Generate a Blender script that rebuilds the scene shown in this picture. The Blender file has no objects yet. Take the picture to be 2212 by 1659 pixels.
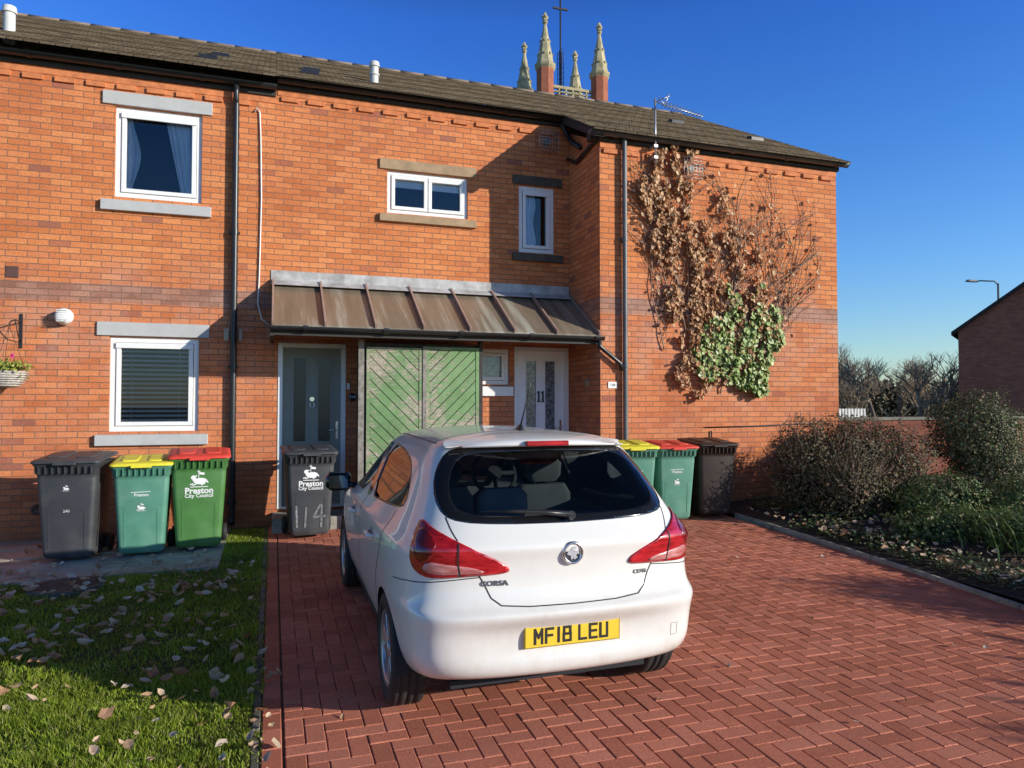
import bpy, bmesh, math, random
import numpy as np
from mathutils import Vector, Matrix
from mathutils import noise as mn
from mathutils.geometry import delaunay_2d_cdt
random.seed(7); rng=np.random.default_rng(7)
R=math.radians
scn=bpy.context.scene; COL=scn.collection
ORG={}
# ---------------------------------------------------------------- materials
def newmat(name):
    m=bpy.data.materials.new(name); m.use_nodes=True
    n=m.node_tree.nodes; l=m.node_tree.links
    return m,n,l,n['Principled BSDF']
def ramp(n,stops,interp='LINEAR'):
    r=n.new('ShaderNodeValToRGB'); e=r.color_ramp.elements; r.color_ramp.interpolation=interp
    while len(e)>1: e.remove(e[-1])
    e[0].position=stops[0][0]; e[0].color=(*stops[0][1],1)
    for p,c in stops[1:]:
        x=e.new(p); x.color=(*c,1)
    return r
def noise(n,l,vec,scale,detail=4,rough=.6):
    t=n.new('ShaderNodeTexNoise'); t.inputs['Scale'].default_value=scale; t.inputs['Detail'].default_value=detail; t.inputs['Roughness'].default_value=rough
    if vec is not None: l.new(vec,t.inputs['Vector'])
    return t.outputs['Fac']
def mixc(n,l,fac,a,b,mode='MIX'):
    m=n.new('ShaderNodeMix'); m.data_type='RGBA'; m.blend_type=mode
    for sock,val in ((m.inputs[0],fac),(m.inputs[6],a),(m.inputs[7],b)):
        if hasattr(val,'is_linked'): l.new(val,sock)
        elif isinstance(val,(tuple,list)): sock.default_value=(*val[:3],1)
        else: sock.default_value=val
    return m.outputs[2]
def mathn(n,l,op,a,b=None,clamp=False):
    m=n.new('ShaderNodeMath'); m.operation=op; m.use_clamp=clamp
    for s,v in ((m.inputs[0],a),(m.inputs[1],b)):
        if v is None: continue
        if hasattr(v,'is_linked'): l.new(v,s)
        else: s.default_value=v
    return m.outputs[0]
def mapr(n,l,v,a,b):
    m=n.new('ShaderNodeMapRange'); l.new(v,m.inputs[0]); m.inputs[1].default_value=a; m.inputs[2].default_value=b; return m.outputs[0]
def bumpn(n,l,b,h,strength,dist=.01):
    k=n.new('ShaderNodeBump'); k.inputs['Strength'].default_value=strength; k.inputs['Distance'].default_value=dist
    l.new(h,k.inputs['Height']); l.new(k.outputs[0],b.inputs['Normal'])
def mk(name,col,rough=.6,metal=0,var=.15,vs=6,bump=0,bs=60,coat=0,bd=.004,spec=.5,dirt=None,dirts=3):
    m,n,l,b=newmat(name)
    tc=n.new('ShaderNodeTexCoord')
    f=noise(n,l,tc.outputs['Object'],vs,6,.65)
    c=ramp(n,[(.3,tuple(max(0,x*(1-var)) for x in col)),(.7,tuple(min(1,x*(1+var)) for x in col))])
    l.new(f,c.inputs[0]); out=c.outputs[0]
    if dirt:
        d=noise(n,l,tc.outputs['Object'],dirts,8,.7)
        dr=ramp(n,[(.48,(0,0,0)),(.72,(1,1,1))]); l.new(d,dr.inputs[0])
        out=mixc(n,l,dr.outputs[0],out,dirt)
    l.new(out,b.inputs['Base Color'])
    b.inputs['Roughness'].default_value=rough; b.inputs['Metallic'].default_value=metal
    b.inputs['Coat Weight'].default_value=coat; b.inputs['Coat Roughness'].default_value=.05
    b.inputs['Specular IOR Level'].default_value=spec
    if bump: bumpn(n,l,b,noise(n,l,tc.outputs['Object'],bs,5,.6),bump,bd)
    return m
def island(name,stops,rough=.7,bump=0,bs=150,trans=0,speck=0,spec=.4,patchy=None):
    m,n,l,b=newmat(name)
    g=n.new('ShaderNodeNewGeometry'); c=ramp(n,stops); l.new(g.outputs['Random Per Island'],c.inputs[0]); out=c.outputs[0]
    if speck:
        f=noise(n,l,g.outputs['Position'],bs,3,.7); rr=ramp(n,[(.3,(1-speck,)*3),(.7,(1+speck*.4,)*3)]); l.new(f,rr.inputs[0])
        out=mixc(n,l,1.0,out,rr.outputs[0],'MULTIPLY')
    if patchy:
        f=noise(n,l,g.outputs['Position'],patchy[0],6,.65); rr=ramp(n,[(.35,(patchy[1],)*3),(.62,(1,1,1))]); l.new(f,rr.inputs[0])
        out=mixc(n,l,1.0,out,rr.outputs[0],'MULTIPLY')
    l.new(out,b.inputs['Base Color']); b.inputs['Roughness'].default_value=rough; b.inputs['Specular IOR Level'].default_value=spec
    if bump: bumpn(n,l,b,noise(n,l,g.outputs['Position'],bs,4,.6),bump,.003)
    if trans:
        tr=n.new('ShaderNodeBsdfTranslucent'); l.new(out,tr.inputs[0]); mx=n.new('ShaderNodeMixShader'); mx.inputs[0].default_value=trans
        l.new(b.outputs[0],mx.inputs[1]); l.new(tr.outputs[0],mx.inputs[2]); l.new(mx.outputs[0],n['Material Output'].inputs[0])
    return m
def brick_mat(name,stops,mortar,band=None,bw=.225,rh=.075,ms=.0052):
    m,n,l,b=newmat(name)
    tc=n.new('ShaderNodeTexCoord'); uv=tc.outputs['UV']
    nz=n.new('ShaderNodeTexNoise'); nz.inputs['Scale'].default_value=14; l.new(uv,nz.inputs['Vector'])
    va=n.new('ShaderNodeVectorMath'); va.operation='MULTIPLY_ADD'; l.new(nz.outputs['Color'],va.inputs[0]); va.inputs[1].default_value=(.006,.005,0); l.new(uv,va.inputs[2])
    br=n.new('ShaderNodeTexBrick'); l.new(va.outputs[0],br.inputs['Vector'])
    for k,v in (('Scale',1),('Mortar Size',ms),('Mortar Smooth',.25),('Bias',0),('Brick Width',bw),('Row Height',rh)): br.inputs[k].default_value=v
    br.inputs['Color1'].default_value=(0,0,0,1); br.inputs['Color2'].default_value=(1,1,1,1); br.inputs['Mortar'].default_value=(.5,.5,.5,1)
    c=ramp(n,stops); l.new(br.outputs['Color'],c.inputs[0]); out=c.outputs[0]
    g=n.new('ShaderNodeNewGeometry'); sx=n.new('ShaderNodeSeparateXYZ'); l.new(g.outputs['Position'],sx.inputs[0]); z=sx.outputs['Z']
    big=noise(n,l,g.outputs['Position'],.8,5,.6)
    rb=ramp(n,[(.3,(.86,.80,.80)),(.5,(1,1,1)),(.7,(1.08,1.10,1.08))]); l.new(big,rb.inputs[0]); out=mixc(n,l,1.0,out,rb.outputs[0],'MULTIPLY')
    fn=noise(n,l,g.outputs['Position'],48,6,.8)
    rf=ramp(n,[(.25,(.50,.42,.40)),(.45,(.95,.93,.92)),(.75,(1.3,1.32,1.35))]); l.new(fn,rf.inputs[0]); out=mixc(n,l,1.0,out,rf.outputs[0],'MULTIPLY')
    if band:
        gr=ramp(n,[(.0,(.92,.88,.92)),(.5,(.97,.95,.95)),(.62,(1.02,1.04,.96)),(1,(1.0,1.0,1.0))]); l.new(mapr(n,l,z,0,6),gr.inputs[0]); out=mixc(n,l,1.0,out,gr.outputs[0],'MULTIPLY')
        a=mathn(n,l,'GREATER_THAN',z,band[0]); c2=mathn(n,l,'LESS_THAN',z,band[1]); ff=mathn(n,l,'MULTIPLY',a,c2); ff=mathn(n,l,'MULTIPLY',ff,.75)
        cb=ramp(n,[(0,(.20,.12,.10)),(.5,(.29,.165,.135)),(1,(.40,.22,.16))]); l.new(br.outputs['Color'],cb.inputs[0])
        cbo=mixc(n,l,1.0,cb.outputs[0],rf.outputs[0],'MULTIPLY')
        out=mixc(n,l,ff,out,cbo)
        w=noise(n,l,g.outputs['Position'],2.2,8,.75); w=mathn(n,l,'SUBTRACT',w,.44,True); w=mathn(n,l,'MULTIPLY',w,2.4,True)
        w=mathn(n,l,'MULTIPLY',w,mapr(n,l,z,band[1]+.5,band[0])); w=mathn(n,l,'MULTIPLY',w,mapr(n,l,z,band[0]-2.2,band[0]-.2))
        out=mixc(n,l,w,out,(.58,.39,.31))
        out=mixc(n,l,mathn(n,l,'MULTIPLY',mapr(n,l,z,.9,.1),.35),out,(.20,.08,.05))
    out=mixc(n,l,br.outputs['Fac'],out,mortar)
    l.new(out,b.inputs['Base Color']); b.inputs['Roughness'].default_value=.9; b.inputs['Specular IOR Level'].default_value=.2
    h=mathn(n,l,'SUBTRACT',1.0,br.outputs['Fac']); h2=mathn(n,l,'MULTIPLY',fn,.9); h=mathn(n,l,'ADD',h,h2)
    h3=mathn(n,l,'MULTIPLY',br.outputs['Color'],.35); h=mathn(n,l,'ADD',h,h3)
    bumpn(n,l,b,h,.85,.009)
    return m
def glass(name,tint=(.35,.4,.42),gl=.12,rough=.02):
    m,n,l,b=newmat(name); n.remove(b)
    tr=n.new('ShaderNodeBsdfTransparent'); tr.inputs[0].default_value=(*tint,1)
    gs=n.new('ShaderNodeBsdfGlossy'); gs.inputs['Roughness'].default_value=rough
    fr=n.new('ShaderNodeFresnel'); fr.inputs[0].default_value=1.5
    a=mathn(n,l,'ADD',fr.outputs[0],gl-.04,True)
    mx=n.new('ShaderNodeMixShader'); l.new(a,mx.inputs[0]); l.new(tr.outputs[0],mx.inputs[1]); l.new(gs.outputs[0],mx.inputs[2])
    l.new(mx.outputs[0],n['Material Output'].inputs[0]); return m

BR=[(0,(.56,.175,.066)),(.25,(.62,.205,.080)),(.55,(.67,.235,.093)),(.84,(.71,.265,.108)),(.94,(.61,.205,.088)),(.98,(.50,.165,.085)),(1,(.36,.135,.09))]
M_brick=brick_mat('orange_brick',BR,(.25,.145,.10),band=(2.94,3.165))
M_brick2=brick_mat('shaded_brick',[(0,(.17,.05,.035)),(.5,(.22,.07,.045)),(1,(.27,.09,.055))],(.14,.10,.08))  # garden wall brick, its shade put into the darkened colours
M_brick3=brick_mat('brown_red_brick',[(0,(.30,.11,.07)),(.5,(.38,.14,.085)),(1,(.44,.17,.10))],(.25,.18,.14))
M_dent=mk('corbel_brick',(.60,.20,.075),.85,var=.3,vs=9,bump=.5,bs=60)
def tile_mat():
    m,n,l,b=newmat('roof_tile'); tc=n.new('ShaderNodeTexCoord'); g=n.new('ShaderNodeNewGeometry')
    br=n.new('ShaderNodeTexBrick'); l.new(tc.outputs['UV'],br.inputs['Vector'])
    for k,v in (('Scale',1),('Mortar Size',.006),('Mortar Smooth',.1),('Brick Width',.165),('Row Height',.0767)): br.inputs[k].default_value=v
    br.inputs['Color1'].default_value=(0,0,0,1); br.inputs['Color2'].default_value=(1,1,1,1); br.inputs['Mortar'].default_value=(0,0,0,1)
    c=ramp(n,[(0,(.15,.115,.082)),(.5,(.20,.155,.112)),(1,(.25,.20,.148))]); l.new(br.outputs['Color'],c.inputs[0])
    f=noise(n,l,g.outputs['Position'],26,6,.8); r2=ramp(n,[(.3,(.6,.6,.58)),(.7,(1.22,1.2,1.12))]); l.new(f,r2.inputs[0])
    o=mixc(n,l,1.0,c.outputs[0],r2.outputs[0],'MULTIPLY'); o=mixc(n,l,br.outputs['Fac'],o,(.03,.026,.02))
    l.new(o,b.inputs['Base Color']); b.inputs['Roughness'].default_value=.95; b.inputs['Specular IOR Level'].default_value=.12
    h=mathn(n,l,'SUBTRACT',f,br.outputs['Fac']); bumpn(n,l,b,h,.7,.008); return m
M_tile=tile_mat()
M_white=mk('white_upvc',(.84,.84,.82),.35,var=.04)
M_grey=mk('painted_grey_stone',(.48,.48,.47),.7,var=.08,bump=.2,bs=80)
M_stone=mk('brown_stone',(.38,.26,.155),.85,var=.25,vs=5,bump=.3,bs=70)
M_dkstone=mk('dark_stone',(.09,.075,.055),.85,var=.3,bump=.3)  # darker stone for the narrow window's lintel and sill
M_black=mk('black_plastic',(.022,.022,.024),.35,var=.2)
M_gutg=mk('weathered_grey_plastic',(.12,.12,.12),.45,var=.3,vs=3)
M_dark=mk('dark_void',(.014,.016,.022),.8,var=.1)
M_glass=glass('window_glass',(.80,.85,.88),.07)
M_lead=mk('lead_flashing',(.48,.47,.46),.6,var=.25,vs=5,dirt=(.20,.19,.17))
M_soffit=mk('soffit_timber',(.04,.035,.03),.7)
# ---------------------------------------------------------------- builder
class B:
    def __init__(s): s.v=[];s.f=[];s.m=[];s.s=[]
    def add(s,vs,fs,mi=0,sm=False):
        o=len(s.v); s.v+= [tuple(v) for v in vs]
        for f in fs: s.f.append(tuple(o+i for i in f)); s.m.append(mi); s.s.append(sm)
        return s
    def box(s,x0,x1,y0,y1,z0,z1,mi=0,M=None,bev=0):
        if bev:
            b=bev; ring=[]
            for z,i in ((z0,b),(z0+b,0),(z1-b,0),(z1,b)):
                ring.append([(x0+b,y0+i,z),(x1-b,y0+i,z),(x1-i,y0+b,z),(x1-i,y1-b,z),(x1-b,y1-i,z),(x0+b,y1-i,z),(x0+i,y1-b,z),(x0+i,y0+b,z)])
            v=[p for r in ring for p in r]; f=[]
            for k in range(3):
                for i in range(8): f.append((k*8+i,k*8+(i+1)%8,(k+1)*8+(i+1)%8,(k+1)*8+i))
            f.append(tuple(range(7,-1,-1))); f.append(tuple(range(24,32)))
        else:
            v=[(x0,y0,z0),(x1,y0,z0),(x1,y1,z0),(x0,y1,z0),(x0,y0,z1),(x1,y0,z1),(x1,y1,z1),(x0,y1,z1)]
            f=[(0,3,2,1),(4,5,6,7),(0,1,5,4),(1,2,6,5),(2,3,7,6),(3,0,4,7)]
        if M is not None: v=[tuple(M@Vector(p)) for p in v]
        return s.add(v,f,mi)
    def cyl(s,p0,p1,r0,r1=None,n=12,mi=0,caps=True,sm=True):
        if r1 is None: r1=r0
        p0=Vector(p0);p1=Vector(p1); d=(p1-p0)
        if d.length<1e-6: return s
        d.normalize()
        a=d.orthogonal().normalized(); b=d.cross(a)
        v=[];f=[]
        for p,r in ((p0,r0),(p1,r1)):
            for i in range(n):
                t=2*math.pi*i/n; v.append(p+a*(math.cos(t)*r)+b*(math.sin(t)*r))
        for i in range(n): f.append((i,(i+1)%n,n+(i+1)%n,n+i))
        s.add(v,f,mi,sm)
        if caps:
            s.add(v[:n],[tuple(range(n-1,-1,-1))],mi); s.add(v[n:],[tuple(range(n))],mi)
        return s
    def tube(s,pts,r,n=8,mi=0,sm=True):
        pts=[Vector(p) for p in pts]; N=len(pts); v=[];f=[]
        rs=r if isinstance(r,(list,tuple)) else [r]*N
        a=None
        for k,p in enumerate(pts):
            d=(pts[min(k+1,N-1)]-pts[max(k-1,0)]).normalized()
            a=d.orthogonal().normalized() if a is None else (a-d*a.dot(d)).normalized()
            b=d.cross(a)
            for i in range(n):
                t=2*math.pi*i/n; v.append(p+a*(math.cos(t)*rs[k])+b*(math.sin(t)*rs[k]))
        for k in range(N-1):
            for i in range(n): f.append((k*n+i,k*n+(i+1)%n,(k+1)*n+(i+1)%n,(k+1)*n+i))
        f.append(tuple(range(n-1,-1,-1))); f.append(tuple((N-1)*n+i for i in range(n)))
        return s.add(v,f,mi,sm)
    def lathe(s,prof,c,axis=(0,0,1),n=24,mi=0,sm=True):
        ax=Vector(axis).normalized(); a=ax.orthogonal().normalized(); b=ax.cross(a); c=Vector(c); v=[];f=[]
        for r,h in prof:
            for i in range(n):
                t=2*math.pi*i/n; v.append(c+ax*h+a*(math.cos(t)*r)+b*(math.sin(t)*r))
        for k in range(len(prof)-1):
            for i in range(n): f.append((k*n+i,k*n+(i+1)%n,(k+1)*n+(i+1)%n,(k+1)*n+i))
        return s.add(v,f,mi,sm)
    def poly(s,pts,mi=0): return s.add(pts,[tuple(range(len(pts)))],mi)
    def prism(s,pts,vec,mi=0):
        n=len(pts); vec=Vector(vec); v=[Vector(p) for p in pts]+[Vector(p)+vec for p in pts]
        f=[tuple(range(n)),tuple(range(2*n-1,n-1,-1))]+[(i,i+n,(i+1)%n+n,(i+1)%n) for i in range(n)]
        return s.add(v,f,mi)
    def loft(s,levels,seg=4,mi=0,M=None,caps=True,fn=None):
        rings=[]
        for z,cx,cy,w,d,r in levels:
            ring=[]
            for sx,sy,a0 in ((1,-1,-90),(1,1,0),(-1,1,90),(-1,-1,180)):
                for k in range(seg+1):
                    a=R(a0+90*k/seg); ring.append((cx+sx*(w/2-r)+math.cos(a)*r,cy+sy*(d/2-r)+math.sin(a)*r,z))
            rings.append(ring)
        n=len(rings[0]); v=[p for r in rings for p in r]
        if fn: v=[fn(*p) for p in v]
        if M is not None: v=[tuple(M@Vector(p)) for p in v]
        f=[]
        for k in range(len(rings)-1):
            for i in range(n): f.append((k*n+i,k*n+(i+1)%n,(k+1)*n+(i+1)%n,(k+1)*n+i))
        s.add(v,f,mi,True)
        if caps: s.add(v[:n],[tuple(range(n-1,-1,-1))],mi); s.add(v[-n:],[tuple(range(n))],mi)
        return s
    def text(s,txt,size,fn,mi=0,bold=0,ext=.0):
        cu=bpy.data.curves.new('t','FONT'); cu.body=txt; cu.size=size; cu.align_x='CENTER'; cu.align_y='CENTER'; cu.offset=bold; cu.extrude=ext; cu.resolution_u=3
        ob=bpy.data.objects.new('t',cu); COL.objects.link(ob); dg=bpy.context.evaluated_depsgraph_get()
        me=bpy.data.meshes.new_from_object(ob.evaluated_get(dg))
        s.add([fn(*v.co) for v in me.vertices],[tuple(p.vertices) for p in me.polygons],mi)
        bpy.data.objects.remove(ob); bpy.data.meshes.remove(me); bpy.data.curves.remove(cu); return s
    def obj(s,name,mats,parent=None,label=None,kind=None,local=False,bevel=0,fixn=False):
        if not isinstance(mats,(list,tuple)): mats=[mats]
        me=bpy.data.meshes.new(name); o=ORG.get(parent.name,Vector((0,0,0))) if (parent is not None and not local) else Vector((0,0,0))
        V=np.array(s.v,dtype=float).reshape(-1,3)
        me.from_pydata([tuple(x) for x in (V-np.array(o))],[],s.f)
        for m in mats: me.materials.append(m)
        uvl=me.uv_layers.new(name='UVMap'); uvs=np.zeros(len(me.loops)*2)
        for p,mi,sm in zip(me.polygons,s.m,s.s):
            p.material_index=mi; p.use_smooth=sm; nn=p.normal; ax=max(range(3),key=lambda k:abs(nn[k]))
            for li in p.loop_indices:
                c=V[me.loops[li].vertex_index]
                uvs[2*li:2*li+2]=(c[1],c[2]) if ax==0 else ((c[0],c[2]) if ax==1 else (c[0],c[1]))
        uvl.data.foreach_set('uv',uvs)
        if fixn:
            bm=bmesh.new(); bm.from_mesh(me); bmesh.ops.recalc_face_normals(bm,faces=bm.faces); bm.to_mesh(me); bm.free()
        return reg(me,name,parent,label,kind,bevel)
def reg(me,name,parent,label=None,kind=None,bevel=0):
    ob=bpy.data.objects.new(name,me); COL.objects.link(ob)
    if parent is not None: ob.parent=parent; ORG[ob.name]=ORG.get(parent.name,Vector((0,0,0)))
    if label: ob['label']=label
    if kind: ob['kind']=kind
    if bevel:
        md=ob.modifiers.new('bevel','BEVEL'); md.width=bevel; md.segments=2; md.limit_method='ANGLE'
    return ob
def empty(name,loc,label,cat,group=None,rot=None):
    e=bpy.data.objects.new(name,None); COL.objects.link(e); e.location=loc; e['label']=label; e['category']=cat; e.empty_display_size=.2
    if group: e['group']=group
    if rot: e.rotation_euler=rot
    ORG[e.name]=Vector(loc); return e
def npmesh(name,V,F,mat,parent=None,label=None,kind=None,cat=None):
    o=ORG.get(parent.name,Vector((0,0,0))) if parent is not None else Vector((0,0,0))
    V=np.asarray(V,dtype=np.float32)-np.array(o,dtype=np.float32); F=np.asarray(F,dtype=np.int32); k=F.shape[1]
    me=bpy.data.meshes.new(name); me.vertices.add(len(V)); me.vertices.foreach_set('co',V.ravel())
    me.loops.add(F.size); me.loops.foreach_set('vertex_index',F.ravel()); me.polygons.add(len(F))
    me.polygons.foreach_set('loop_start',np.arange(0,F.size,k,dtype=np.int32)); me.polygons.foreach_set('loop_total',np.full(len(F),k,dtype=np.int32))
    me.update(calc_edges=True); me.polygons.foreach_set('use_smooth',np.zeros(len(F),dtype=bool)); me.materials.append(mat)
    ob=reg(me,name,parent,label,kind)
    if cat: ob['category']=cat
    return ob
def basis(N,nrm,jit):
    n=rng.normal(size=(N,3)); n/=np.linalg.norm(n,axis=1)[:,None]
    if nrm is not None:
        n=np.asarray(nrm)+n*jit; n/=np.linalg.norm(n,axis=1)[:,None]
    r=rng.normal(size=(N,3)); a=np.cross(n,r); a/=np.linalg.norm(a,axis=1)[:,None]; return n,a,np.cross(n,a)
def leafquads(C,size,nrm=None,jit=1.0,asp=.38,fold=.18):
    C=np.asarray(C); N=len(C); s=(size*(.6+.8*rng.random(N)))[:,None]; n,a,b=basis(N,nrm,jit)
    V=np.stack([C-a*s*.5,C+b*s*asp+n*s*fold,C+a*s*.5,C-b*s*asp+n*s*fold],1).reshape(-1,3)
    return V,np.arange(4*N).reshape(-1,4)
def leafshapes(C,size,nrm=None,jit=1.0,asp=.36,curl=.25):
    C=np.asarray(C); N=len(C); s=(size*(.55+.9*rng.random(N)))[:,None]; n,a,b=basis(N,nrm,jit); cu=(curl*(.2+1.3*rng.random(N)))[:,None]; w=(asp*(.7+.5*rng.random(N)))[:,None]; tw=rng.normal(size=(N,1))*.12
    pt=lambda u,v,h: C+a*s*(u-.5)+b*s*v+n*s*h
    P=[pt(0,0,cu*.5),pt(.35,0,0*cu),pt(.68,0,0*cu),pt(1,tw,cu*.9),pt(.3,w*.9,cu*.55+tw),pt(.66,w*.85,cu*.6),pt(.3,-w*.9,cu*.55-tw),pt(.66,-w*.85,cu*.6-tw)]
    V=np.stack(P,1).reshape(-1,3); T=np.array([(0,1,4),(4,1,5),(1,2,5),(5,2,3),(0,6,1),(6,7,1),(1,7,2),(7,3,2)])
    return V,(T[None]+np.arange(N)[:,None,None]*8).reshape(-1,3)
def zg(x,y):
    yy=min(max(y,-2),10)-3.9
    return .018*yy+.018*(min(max(x,-3),9)-.7)*min(max(yy/4,0),1)
zgv=np.vectorize(zg)
def drape(name,xs,ys,dz,mat,kind='structure',label=None):
    V=[(x,y,zg(x,y)+dz) for y in ys for x in xs]; n=len(xs)
    b=B(); b.add(V,[(j*n+i,j*n+i+1,(j+1)*n+i+1,(j+1)*n+i) for j in range(len(ys)-1) for i in range(n-1)])
    return b.obj(name,mat,kind=kind,label=label)
# ---------------------------------------------------------------- camera, light, world
cam=bpy.data.cameras.new('camera'); co=bpy.data.objects.new('camera',cam); COL.objects.link(co); scn.camera=co
cam.lens=24.97; cam.sensor_width=36; cam.clip_start=.05; cam.clip_end=2000
co.location=(0,0,1.67); co.rotation_euler=(R(91.7),0,R(-18.6))
SD=Vector((-.763*math.cos(R(15.5)),.647*math.cos(R(15.5)),-math.sin(R(15.5))))
sun=bpy.data.lights.new('sun','SUN'); sun.energy=5.0; sun.angle=R(.5); sun.color=(1,.94,.82)
so=bpy.data.objects.new('sun',sun); COL.objects.link(so); so.rotation_euler=SD.to_track_quat('-Z','Y').to_euler(); so.location=(20,-15,12)
w=bpy.data.worlds.new('World'); scn.world=w; w.use_nodes=True; wn=w.node_tree.nodes; wl=w.node_tree.links
sk=wn.new('ShaderNodeTexSky'); sk.sky_type='NISHITA'; sk.sun_disc=False; sk.sun_elevation=R(15.5); sk.sun_rotation=R(130.3); sk.air_density=1.0; sk.dust_density=.3; sk.ozone_density=3.0; sk.altitude=50
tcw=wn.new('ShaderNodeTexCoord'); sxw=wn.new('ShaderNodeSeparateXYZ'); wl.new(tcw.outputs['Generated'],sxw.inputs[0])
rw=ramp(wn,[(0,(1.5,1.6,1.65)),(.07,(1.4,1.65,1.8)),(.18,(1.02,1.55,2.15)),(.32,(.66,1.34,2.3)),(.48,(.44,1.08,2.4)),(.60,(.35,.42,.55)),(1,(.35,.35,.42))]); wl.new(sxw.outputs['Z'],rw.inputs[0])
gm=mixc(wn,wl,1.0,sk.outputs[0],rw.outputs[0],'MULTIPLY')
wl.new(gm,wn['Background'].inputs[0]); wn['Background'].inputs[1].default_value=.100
scn.view_settings.view_transform='Standard'; scn.view_settings.look='None'; scn.view_settings.exposure=0
# ---------------------------------------------------------------- ground
M_ground=mk('verge_ground',(.09,.10,.04),.95,var=.4,vs=.7,bump=.4,bs=20)
gx=[-600,-150,-40,-15,-8,-5,-3,-2,-1,0,.7,2,4,6,8,9,12,20,40,150,600]
gy=[-600,-100,-20,-6,-2,-1,0,1,2,3,3.9,5,6,7,7.9,9,10,12,20,40,150,800]
drape('ground',gx,gy,-.06,M_ground)
M_block=island('red_block_paver',[(0,(.54,.185,.115)),(.3,(.61,.21,.13)),(.6,(.67,.235,.145)),(.88,(.72,.27,.175)),(1,(.56,.20,.13))],.95,bump=.5,bs=120,speck=.42,spec=.06,patchy=(.7,.78))
M_joint=mk('joint_sand',(.10,.065,.045),.95,var=.4,vs=30,dirt=(.06,.08,.025),dirts=2)
DX0,DX1,DY0,DY1=-.04,5.84,-1.5,9.95
fr=lambda a,b,s:[a+(b-a)*i/s for i in range(s+1)]
drape('driveway_bed',fr(-.12,5.86,14),fr(DY0,DY1,24),-.009,M_joint)
bV=[];bF=[]
def block(x0,x1,y0,y1):
    g=.0020; x0+=g;x1-=g;y0+=g;y1-=g
    if x1-x0<.015 or y1-y0<.015: return
    dz=random.uniform(-.0018,.0018); tx=random.uniform(-.010,.010); ty=random.uniform(-.010,.010); xm=(x0+x1)/2; ym=(y0+y1)/2; c=.0045
    o=len(bV)
    for (ins,dd) in ((0,-.011),(0,-.0045),(c,0)):
        for x,y in ((x0+ins,y0+ins),(x1-ins,y0+ins),(x1-ins,y1-ins),(x0+ins,y1-ins)):
            bV.append((x,y,zg(x,y)+dz+dd+(x-xm)*tx+(y-ym)*ty))
    for k in (0,4):
        for i in range(4): bF.append((o+k+i,o+k+(i+1)%4,o+k+4+(i+1)%4,o+k+4+i))
    bF.append((o+8,o+9,o+10,o+11))
a=.1; hx0,hx1=DX0+.11,DX1
for j in range(-160,160):
    for k in range(-60,60):
        bx=(j+4*k)*a+hx0; by=-j*a+4.0
        for (p,q,r_,s_) in ((0,2,0,1),(2,3,0,2)):
            x0,x1,y0,y1=bx+p*a,bx+q*a,by+r_*a,by+s_*a
            x0=max(x0,hx0);x1=min(x1,hx1);y0=max(y0,DY0);y1=min(y1,DY1)
            if x1-x0>.02 and y1-y0>.02: block(x0,x1,y0,y1)
y=DY0
while y<DY1: block(DX0,DX0+.1,y,min(y+.2,DY1)); y+=.2
npmesh('driveway',bV,bF,M_block,kind='structure',label='red herringbone block paving of the driveway')
M_conc=mk('concrete',(.34,.32,.28),.9,var=.2,vs=4,bump=.4,bs=90,dirt=(.12,.11,.08))
M_edge=mk('mossy_edging',(.17,.155,.125),.9,var=.3,vs=4,bump=.4,bs=90,dirt=(.05,.06,.03))
b=B(); y=-1.5
while y<9.6:
    b.box(-.085,-.048,y,y+.9,zg(-.1,y)-.1,zg(-.1,y)+.006); y+=.905
b.obj('lawn_edging',M_edge,kind='structure',bevel=.004)
b=B(); pts=[(5.95,8.2),(5.92,7.4),(5.9,6.6),(5.87,5.8),(5.84,5.0),(5.78,4.2),(5.72,3.4),(5.66,2.4),(5.6,1.2),(5.5,-1.5)]
for (xa,ya),(xb,yb) in zip(pts,pts[1:]):
    za,zb=zg(xa,ya)+.04,zg(xb,yb)+.04
    v=[(xa-.022,ya-.004,za),(xb-.022,yb+.004,zb),(xb+.022,yb+.004,zb),(xa+.022,ya-.004,za)]
    v+=[(p[0],p[1],p[2]-.2) for p in v]
    b.add(v,[(0,1,2,3),(0,4,5,1),(1,5,6,2),(2,6,7,3),(3,7,4,0)])
b.obj('bed_kerb',M_conc,kind='structure',bevel=.006,fixn=True)
M_lawn=mk('lawn_soil',(.05,.065,.016),.95,var=.4,vs=9,bump=.6,bs=60)
drape('lawn',[-14,-9,-6,-4,-3,-2,-1,-.5,-.1],[-3,-2,0,1,2,3,3.9,5,6,7,7.75,7.9,8.6],-.012,M_lawn)
drape('lawn_strip',[-.5,-.3,-.1],[8.6,9,9.9],-.012,M_lawn)
M_slab=mk('paving_slab',(.42,.37,.30),.9,var=.22,vs=3,bump=.4,bs=70,dirt=(.18,.16,.12),dirts=2)
b=B(); random.seed(3)
x=-8.0
while x<-.6:
    yy=7.7
    while yy<9.7:
        h=zg(x+.3,yy+.3)+.012+random.uniform(-.004,.004); x1=min(x+.6,-.5)
        b.box(x+.004,x1-.004,yy+.004,yy+.55-.004,h-.05,h); yy+=.55
    x+=.6
b.obj('slab_path',M_slab,kind='structure',bevel=.004)
M_soil=mk('bed_soil',(.05,.04,.025),.95,var=.5,vs=12,bump=1,bs=40,bd=.02)
b=B(); nx,ny=30,50; V=[]
for j in range(ny+1):
    for i in range(nx+1):
        x=5.92+i*.22; y=-1.5+j*.225; V.append((x,y,zg(x,y)+.03+.10*min(1,max(0,(x-6.1)/1.0))+.02*math.sin(x*5+y*3)*(i>0)))
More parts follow.
